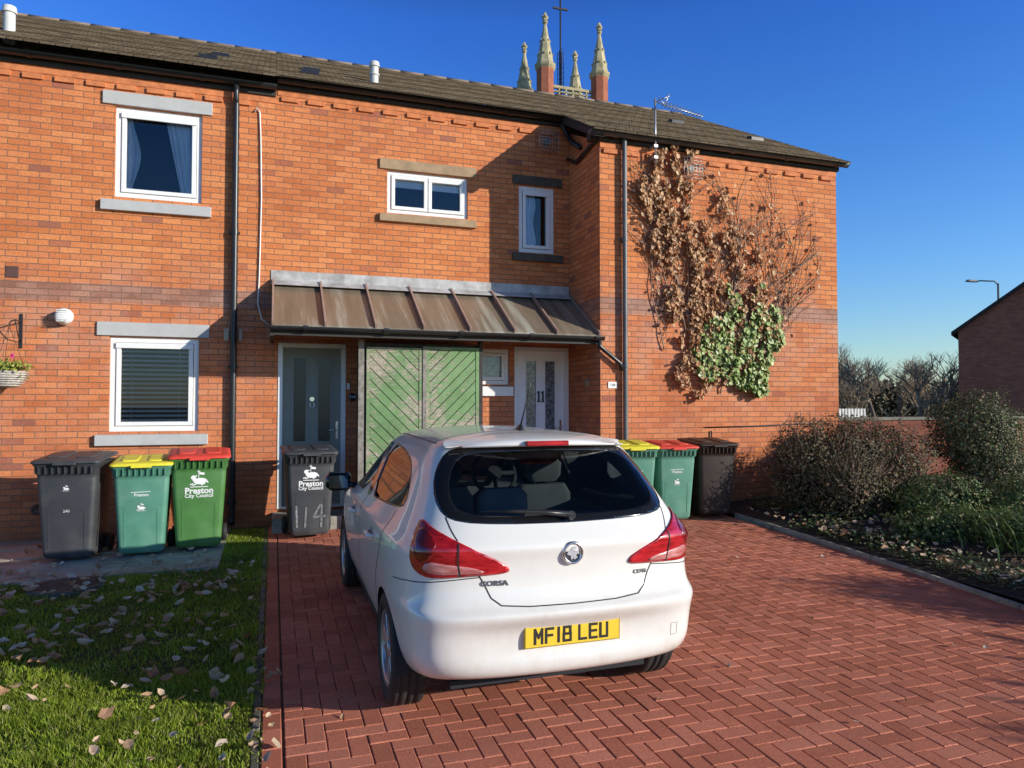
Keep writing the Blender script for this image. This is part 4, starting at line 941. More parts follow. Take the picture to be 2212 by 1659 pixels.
M_cg=glass('car_glass',(.82,.87,.87),.055); M_cgs=glass('car_side_glass',(.36,.41,.42),.06)
V,F=patch(RWi); rg=surf_obj('rear_window',V,F,-.004,[M_cg],car)
V,F=patch(RW,[RWi]); surf_obj('window_border',V,F,-.002,[M_trim],rg,skirt=.012)
for sd in ('right','left'):
    for pl in (SWr,SWf):
        V,F=patch(pl); sw=surf_obj('side_window',V,F,-.004,[M_cgs],car,mirror=sd)
        cc=pl.mean(0); inner=cc+(pl-cc)*np.array([.955,.92]); V,F=patch(pl,[inner]); surf_obj('window_seal',V,F,.001,[M_trim],sw,mirror=sd,skirt=.01)
V,F=patch(WS); surf_obj('windscreen',V,F,-.004,[M_cg],car)
def lens(name,c1,c2,sc=30):
    m,n,l,b_=newmat(name); tc=n.new('ShaderNodeTexCoord'); mp=n.new('ShaderNodeMapping'); mp.inputs['Scale'].default_value=(1,1,4); l.new(tc.outputs['Object'],mp.inputs[0])
    f=noise(n,l,mp.outputs[0],sc*.4,3,.5); c=ramp(n,[(.35,c1),(.65,c2)]); l.new(f,c.inputs[0]); l.new(c.outputs[0],b_.inputs['Base Color']); b_.inputs['Roughness'].default_value=.25; b_.inputs['Coat Weight'].default_value=1; b_.inputs['Coat Roughness'].default_value=.03; return m
M_tail=lens('red_lens',(.30,.005,.010),(.58,.018,.026)); M_tail2=lens('pale_lens',(.45,.12,.11),(.66,.30,.28)); M_tail3=lens('dark_red_lens',(.13,.003,.006),(.24,.006,.008))
TL=rearpoly([(.84,.858),(.95,.893),(1.35,.955),(1.95,1.015),(2.5,1.055),(2.90,1.085),(3.02,1.03),(2.96,.93),(2.78,.862),(2.45,.826),(2.1,.820),(1.6,.828),(1.1,.834),(.88,.840)],1)
TLc=rearpoly([(1.15,.845),(1.6,.842),(2.2,.838),(2.5,.86),(2.35,.905),(1.85,.89),(1.4,.875)],1)
TLd=rearpoly([(2.45,.885),(2.78,.93),(2.9,1.01),(2.8,1.05),(2.35,1.02),(2.15,.965)],1)
for sd in ('right','left'):
    V,F=patch(TL); tl=surf_obj('tail_light',V,F,.010,[M_tail],car,mirror=sd,skirt=.018)
    V,F=patch(TLc); surf_obj('reversing_lens',V,F,.0125,[M_tail2],tl,mirror=sd,skirt=.003)
    V,F=patch(TLd); surf_obj('brake_lens',V,F,.0125,[M_tail3],tl,mirror=sd,skirt=.003)
M_gap=mk('panel_gap_shadow',(.02,.02,.02),.7)
def ribbon(tz,w_=.006,off=.0012,side=False,name='panel_gap',mat=None,sides=(1,-1)):
    D=dens(tz,False,.02); t=np.array([p[0] for p in D]); z=np.array([p[1] for p in D])
    if side: t=t_of(t,z)
    v=v_of(t,z); A=S(t,v); n=Nn(t,v); d=np.gradient(A,axis=0); d/=np.linalg.norm(d,axis=1)[:,None]; sd=np.cross(n,d)
    L_=A+n*off+sd*w_/2; Rr=A+n*off-sd*w_/2; k=len(A)
    for m in sides:
        b=B(); V=np.concatenate([L_,Rr])*np.array([m,1,1]); b.add(V.tolist(),[((i,i+1,k+i+1,k+i) if m==-1 else (i,k+i,k+i+1,i+1)) for i in range(k-1)],0,True)
        b.obj(name,mat or M_gap,car,local=True)
ribbon([(0,.676),(.6,.678),(.98,.688),(1.12,.722),(1.22,.79),(1.3,.83)],.007)
ribbon([(1.62,.83),(1.68,.90),(1.72,.985)],.008,.0135); ribbon([(1.75,1.0),(1.95,1.05),(2.12,1.10)],.006)
ribbon([(1.3,.822),(2.2,.800),(3.0,.785),(3.6,.76)],.005)
ribbon([(1.92,.30),(1.92,.6),(1.92,1.0)],.010,side=True); ribbon([(1.05,.66),(.93,.80),(.86,1.05)],.010,side=True); ribbon([(1.05,.66),(1.12,.40),(1.2,.30),(1.9,.29)],.008,side=True); ribbon([(2.98,.30),(2.98,.6),(2.97,.95)],.010,side=True)
ribbon([(1.92,1.0),(1.92,1.365)],.13,.002,side=True,name='door_pillar',mat=M_trim)
ribbon([(3.6,1.435),(5,1.435),(6,1.435),(7,1.435),(8,1.425)],.012,name='roof_channel',mat=mk('roof_strip',(.2,.2,.2),.6))
# towing eye cover on the bumper
ribbon([(1.72,.445),(1.72,.505),(1.90,.505),(1.90,.445),(1.72,.445)],.003,.001,name='towing_cover_gap',mat=mk('soft_gap',(.25,.24,.22),.7),sides=(1,))
b=B(); nx=24; V=[]
prof=[(.92,1.4955),(.75,1.495),(.60,1.487),(.49,1.471),(.445,1.457),(.44,1.443),(.455,1.432),(.56,1.427),(.64,1.423)]
for i in range(nx+1):
    s_=-1+2*i/nx; x=s_*.54; q=abs(s_)**2.5
    for (y,z) in prof:
        yy=y+.08*s_*s_*(1 if y<.58 else .5)+.06*q*(1 if y<.5 else 0); V.append((x*(1 if y<.65 else .90),yy,z-.014*s_*s_-.024*q*(1 if z>1.445 else .0)))
m=len(prof); b.add(V,[(i*m+k,(i+1)*m+k,(i+1)*m+k+1,i*m+k+1) for i in range(nx) for k in range(m-1)],0,True)
sp=b.obj('spoiler',M_paint,car,local=True,fixn=True)
b=B(); b.box(-.125,.125,.418,.46,1.436,1.463,bev=.005); b.obj('brake_light',M_tail,sp,local=True)
M_tyre=mk('tyre_rubber',(.022,.022,.022),.75,var=.3,vs=30,bump=.3); M_rim=mk('silver_wheel_trim',(.42,.42,.43),.35,metal=.7,var=.1)
for (sx,yc) in ((-1,.76),(1,.76),(-1,3.25),(1,3.25)):
    wc=Vector((sx*.745,yc,.305)); wh=B(); ax=(sx,0,0)
    wh.lathe([(.20,-.09),(.25,-.097),(.29,-.09),(.302,-.075),(.305,-.04),(.297,-.036),(.297,-.030),(.305,-.026),(.305,.0),(.297,.003),(.297,.009),(.305,.013),(.305,.045),(.297,.048),(.303,.06),(.302,.075),(.29,.09),(.25,.097),(.205,.088),(.20,.05)],wc,axis=ax,n=48)
    W_=wh.obj('wheel',M_tyre,car,local=True)
    b=B(); b.lathe([(.205,.085),(.20,.088),(.185,.075),(.18,.03),(.05,.03),(0,.03)],wc,axis=ax,n=36)
    for k in range(10):
        a_=2*math.pi*k/10; M=Matrix.Translation(wc+Vector((sx*.062,0,0)))@Matrix.Rotation(a_,4,'X'); b.box(-.012,.012,-.014,.014,.04,.19,M=M,bev=.004)
    b.lathe([(.055,.03),(.055,.08),(.04,.085),(0,.085)],wc,axis=ax,n=20)
    b.obj('rim',M_rim,W_,local=True)
b=B(); b.box(-.56,.56,.35,3.75,.20,.30)
for yc in (.76,3.25):
    for sx in (-1,1):
        n=20;V=[(sx*x,yc-math.cos(math.pi*k/n)*.345,.28+math.sin(math.pi*k/n)*.345) for x in (.50,.832) for k in range(n+1)]
        b.add(V,[(k,k+1,n+2+k,n+1+k) for k in range(n)]); b.poly([(sx*.50,yc-math.cos(math.pi*k/n)*.345,.28+math.sin(math.pi*k/n)*.345) for k in range(n+1)])
b.box(-.76,.76,1.12,2.88,.20,.26); b.add([(-.60,.19,.305),(.60,.19,.305),(.60,.5,.28),(-.60,.5,.28)],[(0,1,2,3)])
b.obj('underbody',M_dark,car,local=True)
b=B(); b.box(-.70,.70,.35,3.0,.28,.36); b.loft([(.60,0,2.9,1.4,.7,.1),(.92,0,2.85,1.36,.6,.1),(.97,0,2.9,1.3,.45,.1)],4); b.box(-.60,.60,.34,.66,.95,.985)
for sx in (-1,1):
    b.box(sx*.78-.03,sx*.78+.03,.9,2.9,.35,.93)
    b.loft([(.36,sx*.36,1.75,.50,.52,.08),(.55,sx*.36,1.75,.52,.52,.1)],4)
    sh=lambda x,y,z:(x,y-(z-.5)*.28,z)
    b.loft([(.5,sx*.36,1.62,.50,.14,.06),(.8,sx*.36,1.62,.50,.15,.07),(1.02,sx*.36,1.62,.44,.13,.06),(1.09,sx*.36,1.62,.34,.09,.04)],5,fn=sh)
    b.loft([(1.11,sx*.36,1.62,.20,.09,.04),(1.15,sx*.36,1.62,.26,.11,.05),(1.24,sx*.36,1.62,.25,.11,.05),(1.27,sx*.36,1.62,.18,.07,.03)],5,fn=sh)
    for dx in (-.05,.05): b.cyl((sx*.36+dx,1.46,1.05),(sx*.36+dx,1.44,1.15),.007)
b.loft([(.5,0,.85,1.24,.16,.07),(.9,0,.85,1.24,.15,.07),(1.0,0,.85,1.2,.12,.05)],5,fn=lambda x,y,z:(x,y-(z-.5)*.22,z))
b.loft([(.98,-.16,.75,.26,.09,.04),(1.02,-.16,.75,.32,.10,.05),(1.13,-.16,.74,.30,.10,.05),(1.17,-.16,.74,.22,.07,.03)],5)
b.obj('seats',mk('grey_seat_cloth',(.12,.125,.13),.9,bump=.3,bs=200),car,local=True)
b=B(); c=Vector((.30,2.40,1.06)); ax=Vector((0,-.88,.47)).normalized(); u1=Vector((1,0,0)); u2=ax.cross(u1)
b.tube([c+u1*(.18*math.cos(t))+u2*(.18*math.sin(t)) for t in [2*math.pi*i/28 for i in range(29)]],.018,8); b.tube([c-u1*.18,c,c+u1*.18],.020,6); b.tube([c,c+u2*-.18],.016,6); b.cyl(c-ax*.02,c+ax*.03,.06); b.cyl(c-ax*.25,c,.03)
b.obj('steering_wheel',M_int,car,local=True)
b=B(); b.box(-.12,.12,2.17,2.19,1.27,1.33,bev=.008); b.cyl((0,2.19,1.32),(0,2.25,1.36),.01); b.obj('rear_view_mirror',M_int,car,local=True)
for sx in (-1,1):
    b=B(); b.loft([(.93,sx*.92,2.72,.15,.10,.04),(.96,sx*.93,2.72,.20,.12,.05),(1.03,sx*.93,2.73,.21,.13,.05),(1.07,sx*.92,2.74,.17,.10,.04)],5); b.tube([(sx*.78,2.72,.97),(sx*.88,2.72,.97)],.03,8)
    mo=b.obj('wing_mirror',M_trim,car,local=True)
    b=B(); b.loft([(.950,sx*.93,2.660,.15,.012,.005),(1.05,sx*.93,2.660,.15,.012,.005)],3); b.obj('mirror_glass',mk('mirror',(.16,.18,.21),.05,metal=1,var=.01),mo,local=True)
    for yh in (1.28,2.25):
        t=t_of([yh],[.84]); p=S(t,v_of(t,[.84]))[0]; x=sx*p[0]
        b=B(); b.tube([(x+sx*.0,yh-.10,.842),(x+sx*.030,yh-.08,.846),(x+sx*.034,yh,.85),(x+sx*.030,yh+.07,.848),(x+sx*.0,yh+.09,.845)],.014,8); dh=b.obj('door_handle',M_paint,car,local=True)
        b=B(); b.lathe([(0,.0015),(.03,.0015),(.042,.0005)],(x,yh,.842),axis=(sx,0,0),n=16); b.obj('handle_recess',mk('recess_grey',(.30,.29,.28),.5),dh,local=True)
b=B(); b.loft([(1.49,0,.90,.05,.11,.02),(1.517,0,.89,.03,.07,.012),(1.532,0,.88,.018,.03,.008)],4); b.tube([(0,.88,1.525),(.0,.79,1.655),(.0,.71,1.785)],[.006,.004,.003],6); b.obj('aerial',M_black,car,local=True)
def on(x,z,off=0):
    lo,hi=0.,3.
    for _ in range(30):
        m=(lo+hi)/2; v=v_of([m],[z])
        if S([m],v)[0][0]<abs(x): lo=m
        else: hi=m
    v=v_of([lo],[z]); n=Nn(np.array([lo]),v)[0]; p=S([lo],v)[0]+n*off; s_=1 if x>=0 else -1
    return Vector((p[0]*s_,p[1],p[2])),Vector((n[0]*s_,n[1],n[2]))
p0,_=on(.02,1.085,.03); pts=[on(x,z,.03)[0] for x,z in ((.02,1.085),(-.12,1.10),(-.26,1.108),(-.36,1.112))]
b=B(); b.cyl(on(.02,1.085,0)[0],p0+Vector((0,-.01,0)),.022,n=14); b.tube(pts,[.016,.013,.010,.007],8); b.tube([on(x,z,.014)[0] for x,z in ((-.06,1.108),(-.2,1.115),(-.34,1.118),(-.44,1.118))],.007,6); b.obj('wiper',M_black,car,local=True)
pz=.525; py=on(.22,pz,0)[0].y-.008
b=B(); b.box(-.26,.26,py-.010,py+.006,pz-.056,pz+.056,bev=.003)
pl=b.obj('number_plate',mk('yellow_reflective',(.88,.60,.05),.35,var=.04),car,local=True)
b=B(); frame(b,-.257,.257,pz-.053,pz+.053,py-.0112,.0016,.001)
GL={'M':[[(0,0),(0,1),(.5,.42),(1,1),(1,0)]],'F':[[(0,0),(0,1),(1,1)],[(0,.52),(.85,.52)]],'1':[[(.5,0),(.5,1)]],'8':[[(.0,.0),(1,.0),(1,.5),(0,.5),(0,0)],[(.05,.5),(.05,1),(.95,1),(.95,.5)]],'L':[[(0,1),(0,0),(1,0)]],'E':[[(1,1),(0,1),(0,0),(1,0)],[(0,.52),(.9,.52)]],'U':[[(0,1),(0,0),(1,0),(1,1)]]}
cx=-.205; gw,gh,gsw=.037,.067,.0135
def gl_draw(b,ch,cx):
    for pl_ in GL[ch]:
        for (p,q) in zip(pl_,pl_[1:]):
            a_=Vector((cx+p[0]*gw,0,pz-gh/2+p[1]*gh)); c_=Vector((cx+q[0]*gw,0,pz-gh/2+q[1]*gh)); d=(c_-a_).normalized(); a_=a_-d*gsw*.45; c_=c_+d*gsw*.45; n_=Vector((-d.z,0,d.x))*gsw/2; CT[0]+=1; yy=py-.0106-(CT[0]%7)*.0002
            b.poly([(v.x,yy,v.z) for v in (a_-n_,c_-n_,c_+n_,a_+n_)])
for ch in 'MF18 LEU':
    if ch==' ': cx+=.026; continue
    if ch=='1': gl_draw(b,ch,cx-.010); cx+=.036; continue
    gl_draw(b,ch,cx); cx+=.0585
b.obj('plate_lettering',mk('plate_black',(.03,.03,.03),.4),pl,local=True)
p,n_=on(0,.920,0); p=Vector((0,p.y+.002,.922)); b=B()
b.lathe([(.050,0),(.059,.010),(.052,.018),(.042,.012),(.042,.004)],p,axis=(0,-1,0),n=36); bd=b.obj('badge',M_chrome,car,local=True)
b=B(); b.lathe([(0,.005),(.044,.005)],p,axis=(0,-1,0),n=32); b.obj('badge_disc',mk('badge_dark',(.07,.07,.08),.25),bd,local=True)
# griffin: beaked head, raised wing, foreleg and flag
b=B()
for k,G1 in enumerate(([(-.034,-.006),(-.026,.010),(-.014,.016),(-.006,.008),(.004,.004),(.004,-.030),(-.010,-.036),(-.012,-.014),(-.022,-.012)],[(-.010,.014),(-.004,.034),(.012,.036),(.022,.026),(.012,.022),(.004,.006),(-.004,.006)],[(.004,.004),(.020,.012),(.036,.010),(.038,-.010),(.026,-.002),(.018,-.018),(.030,-.024),(.010,-.036),(.004,-.022)])):
    b.prism([(p.x+g[0]*.92,p.y-.006-.0004*k,p.z+g[1]*.92) for g in G1],(0,-.005,0))
b.obj('badge_emblem',mk('satin_silver',(.62,.62,.64),.3,metal=.3,var=.02),bd,local=True,fixn=True)
def bodytext(txt,x,z,size):
    p,n_=on(x,z,.001); right=Vector((0,0,1)).cross(n_).normalized(); up=n_.cross(right)
    if right.x<0: right=-right
    if up.z<0: up=-up
    b=B(); b.text(txt,size,lambda a_,c_,d_:tuple(p+right*a_*1.25+up*c_+n_*(.003+d_)),bold=.001,ext=.001); b.obj('badge_lettering',mk('grey_chrome',(.25,.25,.26),.3,metal=.8),car,local=True)
bodytext('CORSA',-.40,.790,.034); bodytext('CDTi',.40,.792,.028)
# ---------------------------------------------------------------- shrubs
M_twig=mk('twig_bark',(.15,.10,.075),.9,var=.3)
def shrub(name,loc,lobes,n,size,stops,label,twigs=60,rough=.6,ext=1.04):
    e=empty(name,loc,label,'shrub'); r=np.random.default_rng(int(abs(loc[0]*100+loc[1]*10))); pts=[]; nr=[]
    for (cx,cy,cz,rx,ry,rz,w_) in lobes:
        k=int(n*w_); d=r.normal(size=(k,3)); d/=np.linalg.norm(d,axis=1)[:,None]
        lump=np.array([.90+.34*mn.noise(Vector((q[0]*2.6+cx,q[1]*2.6+cy,q[2]*2.6+cz)))+.18*mn.noise(Vector((q[0]*8,q[1]*8,q[2]*8))) for q in d])
        rad=(r.random(k)**.27)*lump+r.exponential(.03,k)
        pts.append(np.array([cx,cy,cz])+d*rad[:,None]*np.array([rx,ry,rz])); nr.append(d)
    Pp=np.concatenate(pts); Nr=np.concatenate(nr); z0=loc[2]; ok=Pp[:,2]>z0+.02; Pp=Pp[ok]; Nr=Nr[ok]
    V,F=leafquads(Pp,size,nrm=Nr+np.array([0,0,.3]),jit=.7,asp=.40)
    npmesh('leaves',V,F,island(name+'_leaf',stops,rough,trans=.15),e)
    b=B(); rr=random.Random(int(loc[0]*77))
    for k in range(twigs):
        lb=rr.choice(lobes); q=Vector((rr.gauss(0,1),rr.gauss(0,1),abs(rr.gauss(0,1))+.2)).normalized(); tip=Vector((lb[0]+q.x*lb[3]*ext,lb[1]+q.y*lb[4]*ext,lb[2]+q.z*lb[5]*(ext+.04)))
        base=Vector((lb[0]+rr.uniform(-.2,.2)*lb[3],lb[1]+rr.uniform(-.2,.2)*lb[4],z0)); mid=base.lerp(tip,.5)+Vector((rr.uniform(-.1,.1),rr.uniform(-.1,.1),.05))
        b.tube([base,mid,tip],[.012,.006,.0015],4)
    b.obj('branches',M_twig,e); return e
DK=[(0,(.07,.045,.025)),(.3,(.10,.08,.035)),(.6,(.13,.13,.05)),(.85,(.20,.14,.07)),(1,(.32,.19,.11))]
GR=[(0,(.06,.09,.025)),(.5,(.10,.155,.04)),(.85,(.17,.21,.07)),(1,(.28,.22,.10))]
zb=zg(7.2,7.6)+.08
shrub('shrub',(7.2,7.6,zb),[(6.75,7.75,.85,.55,.5,.66,.28),(7.3,7.6,.92,.6,.5,.66,.3),(7.9,7.5,.85,.6,.55,.66,.25),(7.0,7.2,.60,.6,.4,.5,.17)],23000,.034,DK,'dense brown-green shrub growing against the brick house',twigs=330,ext=1.12)
shrub('shrub',(9.25,7.3,zg(9,7.3)+.08),[(9.2,7.3,1.28,.62,.60,.60,.55),(9.4,7.2,.75,.60,.60,.55,.2),(9.95,7.5,1.0,.55,.6,.6,.25)],26000,.034,[(0,(.07,.075,.035)),(.5,(.14,.17,.065)),(.85,(.23,.21,.10)),(1,(.46,.28,.19))],'rounded clipped shrub with small reddish leaves in the bed',twigs=60,ext=1.0)
shrub('shrub',(8.2,6.6,zg(8,6.6)+.08),[(7.9,6.7,.45,.7,.5,.38,.5),(8.8,6.3,.42,.7,.5,.38,.5)],11000,.038,GR,'low green shrub spreading over the planting bed',twigs=60)
shrub('shrub',(7.2,5.9,zg(7.2,5.9)+.08),[(7.2,6.1,.30,.7,.45,.25,.5),(7.6,5.4,.30,.7,.6,.27,.5)],7000,.042,GR,'low ivy-like shrub beside the driveway kerb',twigs=30)
shrub('shrub',(8.6,1.9,zg(8.6,1.9)+.08),[(8.3,2.3,.8,.6,.5,.62,.5),(8.9,1.5,.9,.6,.6,.7,.5)],5500,.055,DK,'brown-green garden shrub beside the driveway kerb',twigs=90,ext=1.12)
e=empty('strap_leaf_plant',(7.35,5.25,zg(7.3,5.2)+.1),'tall green strap-leaved plant in the planting bed','plant')
rr=random.Random(4); V=[];F=[]
for k in range(600):
    bx,by=7.5+rr.gauss(0,.24),5.3+rr.gauss(0,.28); bz=zg(bx,by)+.08; a_=rr.uniform(0,6.28); h=rr.uniform(.35,.75); sp_=rr.uniform(.2,.6); w_=.009; o=len(V)
    for s in range(5):
        u=s/4; px=bx+math.cos(a_)*sp_*u*u; py_=by+math.sin(a_)*sp_*u*u; pz_=bz+h*(u-.45*u*u*u); ww=w_*(1-u*.85)
        V+=[(px-math.sin(a_)*ww,py_+math.cos(a_)*ww,pz_),(px+math.sin(a_)*ww,py_-math.cos(a_)*ww,pz_)]
    for s in range(4): F.append((o+2*s,o+2*s+1,o+2*s+3,o+2*s+2))
npmesh('leaves',V,F,island('strap_leaf',[(0,(.08,.13,.03)),(.6,(.15,.23,.05)),(1,(.28,.29,.09))],.45,trans=.2),e)
r=np.random.default_rng(9); X=r.uniform(5.98,9.5,16000); Y=r.uniform(2.4,8.6,16000); msk=np.array([mn.noise(Vector((x*1.4,y*1.4,0)))>-.08 for x,y in zip(X,Y)]); X=X[msk];Y=Y[msk]
Z=zgv(X,Y)+.05+.10*np.clip((X-6.1),0,1)+r.uniform(0,.08,len(X)); V,F=leafquads(np.stack([X,Y,Z],1),.045,nrm=np.array([[.2,-.2,1.]]),jit=.6,asp=.45)
npmesh('ground_cover',V,F,island('ground_ivy_leaf',[(0,(.04,.06,.018)),(.6,(.085,.13,.04)),(1,(.20,.22,.08))],.5),kind='stuff',label='low ivy ground cover in the planting bed',cat='ground cover')
# ---------------------------------------------------------------- boundary wall, fence
e=empty('garden_wall',(12,11.6,.1),'low brick garden wall with coping behind the shrubs','wall')
b=B(); b.box(8.9,20,11.5,11.72,0,1.35); b.box(8.8,9.15,11.42,11.8,0,1.5); b.obj('wall',M_brick2,e)
b=B(); b.box(8.85,20,11.46,11.76,1.352,1.42); b.obj('coping',M_edge,e,bevel=.01)
e=empty('picket_fence',(13,19,.1),'pale timber fence beyond the garden wall','fence')
b=B(); x=10.5
while x<19: b.box(x,x+.09,19,19.02,.2,1.55); x+=.13
b.box(10.5,19,19.025,19.06,.5,.6); b.box(10.5,19,19.025,19.06,1.1,1.2); b.obj('pickets',mk('pale_fence_paint',(.6,.6,.58),.7),e)
# ---------------------------------------------------------------- far house (gable facing the drive)
e=empty('distant_house',(29.3,23.9,0),'dark red brick house with gabled roof across the road','house',None,(0,0,R(-56)))
x0,x1,y0,y1=0,9.2,0,9; xc=4.6; ez=5.0; sl_=.74; rz=ez+xc*sl_
b=B(); b.add([(x0,y0,0),(x1,y0,0),(x1,y0,ez),(xc,y0,rz),(x0,y0,ez)],[(0,1,2,3,4)]); b.add([(x0,y1,0),(x0,y0,0),(x0,y0,ez),(x0,y1,ez)],[(0,1,2,3)]); b.add([(x1,y0,0),(x1,y1,0),(x1,y1,ez),(x1,y0,ez)],[(0,1,2,3)]); b.obj('wall',M_brick3,e,local=True)
b=B(); o_=.25
for s,(xa,xb) in ((-1,(x0,xc)),(1,(x1,xc))):
    xe=xa+s*o_; ze=ez-o_*sl_
    P4=[(xe,y0-.2,ze),(xb,y0-.2,rz),(xb,y1,rz),(xe,y1,ze)]; v=P4+[(p[0],p[1],p[2]+.16) for p in P4]
    b.add(v,[(0,1,2,3),(4,7,6,5),(0,4,5,1),(1,5,6,2),(2,6,7,3),(3,7,4,0)])
b.obj('roof',mk('dark_roof',(.03,.028,.028),.8),e,local=True,fixn=True)
e=empty('street_lamp',(45.3,34,0),'grey street lamp with curved arm beyond the houses','street lamp')
b=B(); b.tube([(45.3,34,0),(45.3,34,9.7)],[.09,.06],10); b.tube([(45.3,34,9.6),(45.1,34.1,9.85),(44.2,34.5,9.9)],.045,8); b.obj('pole',mk('lamp_grey',(.12,.12,.13),.5),e)
b=B(); b.loft([(9.84,43.85,34.7,1.0,.32,.1),(9.96,43.85,34.7,.8,.22,.1)],4); b.obj('lantern',mk('lamp_head',(.2,.2,.2),.5),e)
# ---------------------------------------------------------------- bare trees
def bare_tree(name,x,y,h,seed,label,twmat,group=None,lv=5,r0=None,spread=.55,rf=.55):
    rr=random.Random(seed); e=empty(name,(x,y,0),label,'tree',group); bt=B(); bc=B()
    def br(p,d,ln,r,l):
        n=3; pts=[p]; q=p.copy(); dd=d.copy()
        for k in range(n):
            dd=(dd+Vector((rr.uniform(-.18,.18),rr.uniform(-.18,.18),rr.uniform(-.02,.14)))).normalized(); q=q+dd*ln/n; pts.append(q.copy())
        (bt if l==0 else bc).tube(pts,[r*(1-.4*k/n) for k in range(n+1)],6 if l<2 else 3)
        if l<lv:
            for k in range(rr.choice((3,3,4)) if l<lv-1 else 4):
                a_=rr.uniform(0,6.283); up=rr.uniform(.25,1.0); nd=(dd*up+Vector((math.cos(a_),math.sin(a_),rr.uniform(.0,.5)))*spread).normalized()
                f_=rr.uniform(.35,1.0); i=int(f_*n); s_=pts[i].lerp(pts[min(i+1,n)],f_*n-i)
                br(s_,nd,ln*rr.uniform(.58,.8),r*rf,l+1)
    br(Vector((x,y,0)),Vector((0,0,1)),h*.30,(r0 or h*.022),0)
    bt.obj('trunk',M_twig,e); bc.obj('crown',twmat,e); return e
M_tw=mk('distant_twigs',(.28,.21,.14),.9,var=.3); M_tw2=mk('near_twigs',(.12,.09,.07),.9)
TB=[(27.0,29.0,6.6,1),(31,34,7.6,2),(36,37,8.2,3),(38.0,33.5,7.4,4),(43,42,8.8,5),(28,25.2,5.4,6),(47,41,8.4,7),(24.5,25,5.2,8),(22.5,29,6.4,9),(35,30,6.6,10),(33,27.5,5.6,11),(40,37,7.6,12)]
for i,(x,y,h,s) in enumerate(TB): bare_tree('bare_tree',x,y,h,s+20,'leafless tree with fine brown twigs beyond the garden wall',M_tw,'leafless trees beyond the houses',lv=5)
C=[]; r=np.random.default_rng(5)
for k in range(16000):
    x=r.uniform(15,75); y=62-(x-15)*.12+r.uniform(-3,3); H=3.8+1.2*mn.noise(Vector((x*.15,1,0)))+.7*mn.noise(Vector((x*.6,2,0))); C.append((x,y,r.random()**.7*H+.1))
V,F=leafquads(np.array(C),.5); npmesh('distant_hedge',V,F,island('distant_hedge_leaf',[(0,(.08,.075,.045)),(.6,(.16,.135,.08)),(1,(.26,.20,.13))],.8),kind='stuff',label='distant hedge and scrub beyond the road',cat='hedge')
bare_tree('bare_tree',10.5,-2.6,3.9,51,'leafless garden tree beside the driveway',M_tw2,None,lv=4,r0=.16,spread=.8,rf=.68)
bare_tree('bare_tree',9.6,.4,3.3,77,'small leafless garden tree beside the driveway',M_tw2,None,lv=4,r0=.13,spread=.8,rf=.68)
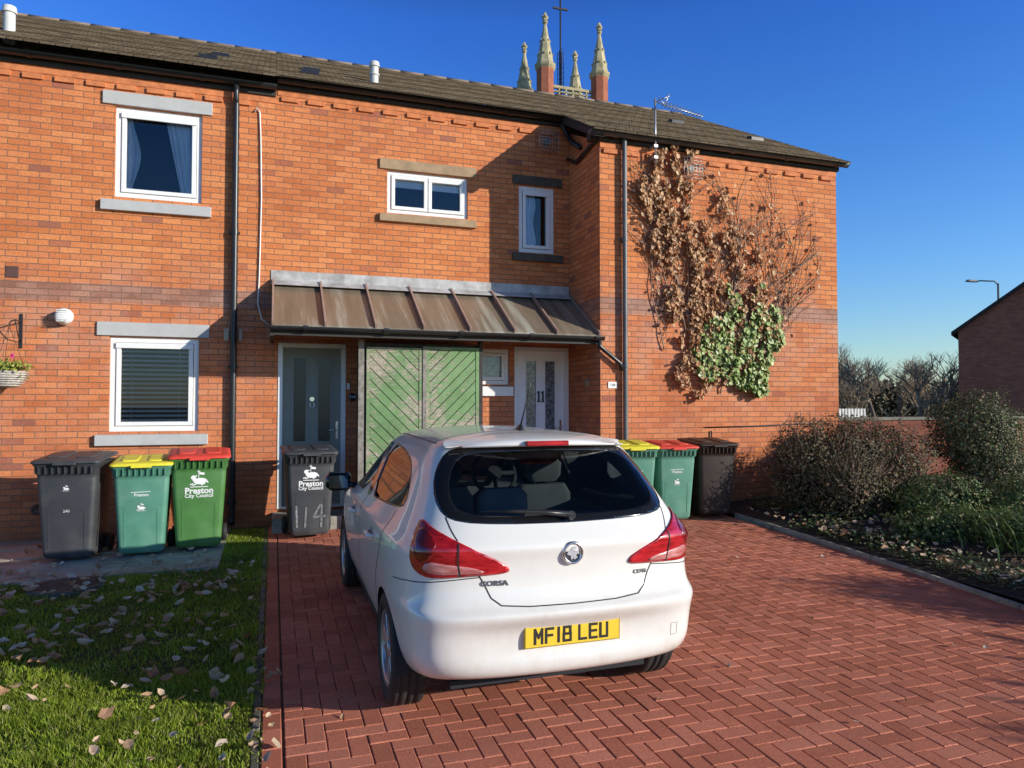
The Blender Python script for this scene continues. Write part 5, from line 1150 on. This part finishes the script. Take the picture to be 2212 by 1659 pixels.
# ---------------------------------------------------------------- church tower
e=empty('church_tower',(30.45,73.3,0),'red brick church tower with four stone pinnacles and a cross','church tower')
M_cs=mk('mossy_sandstone',(.42,.37,.22),.9,var=.35,vs=1.2,bump=.3,bs=10); M_cb=brick_mat('tower_brick',[(0,(.36,.13,.08)),(.5,(.42,.15,.09)),(1,(.46,.17,.10))],(.25,.15,.11))
tx0,tx1,ty0,ty1=27.3,33.7,70,76.6
b=B(); b.box(tx0,tx1,ty0,ty1,0,34.6); b.obj('wall',M_cb,e)
b=B(); b.box(tx0-.3,tx1+.3,ty0-.3,ty1+.3,34.3,34.7)
def par(xa,ya,xb,yb):
    d=Vector((xb-xa,yb-ya,0)); L_=d.length; d.normalize(); n=int(L_/.75)
    M=Matrix.Translation((xa,ya,0))@Matrix.Rotation(math.atan2(d.y,d.x),4,'Z')
    b.box(0,L_,-.15,.15,35.75,36.05,M=M); b.box(0,L_,-.15,.15,34.7,34.9,M=M); b.box(0,L_,-.12,.12,35.35,35.45,M=M)
    for k in range(n+1): b.box(k*L_/n-.07,k*L_/n+.07,-.12,.12,34.9,35.75,M=M)
par(tx0,ty0,tx1,ty0); par(tx0,ty1,tx1,ty1); par(tx0,ty0,tx0,ty1); par(tx1,ty0,tx1,ty1)
b.obj('parapet',M_cs,e,fixn=True)
for (x,y) in ((tx0,ty0),(tx1,ty0),(tx0,ty1),(tx1,ty1)):
    b=B(); b.lathe([(.98,33),(.98,37.6)],(x,y,0),n=8,sm=False); tu=b.obj('pinnacle',M_cb,e)
    b=B(); b.lathe([(.98,37.5),(1.15,37.75),(1.2,38.0),(1.05,38.05),(.95,38.3),(.16,42.5),(.3,42.65),(.3,42.8),(.12,42.95),(.10,43.3)],(x,y,0),n=8,sm=False)
    for k in range(8):
        a_=2*math.pi*(k+.5)/8
        for j in range(2):
            zz=39.0+j*1.5; rr_=.93-(zz-38.3)*.19; b.box(-.05,.08,-.06,.06,0,.25,M=Matrix.Translation((x+math.cos(a_)*rr_,y+math.sin(a_)*rr_,zz))@Matrix.Rotation(a_,4,'Z'))
    for a_ in (0,math.pi/2): b.box(-.34,.34,-.10,.10,43.15,43.42,M=Matrix.Translation((x,y,a_*.01))@Matrix.Rotation(a_,4,'Z'))
    b.box(x-.12,x+.12,y-.12,y+.12,43.3,43.75); b.box(x-.22,x+.22,y-.22,y+.22,42.95,43.08); b.obj('spire',M_cs,tu)
b=B(); x,y=30.45,73.3
b.tube([(x,y,34),(x,y,47.6)],.10,8); b.box(x-.9,x+.9,y-.09,y+.09,46.45,46.65)
for sx,sy in ((-1,-1),(1,-1),(1,1),(-1,1)): b.tube([(x+sx*.28,y+sy*.28,34),(x+sx*.24,y+sy*.24,41.6)],.04,4)
for k in range(13):
    z=34.5+k*.58
    b.box(x-.28,x+.28,y-.3,y-.26,z,z+.05); b.box(x-.28,x+.28,y+.26,y+.3,z,z+.05); b.tube([(x-.26,y-.28,z),(x+.26,y-.28,z+.55)],.025,4)
b.obj('cross_mast',mk('rusty_steel',(.03,.025,.025),.6),e)
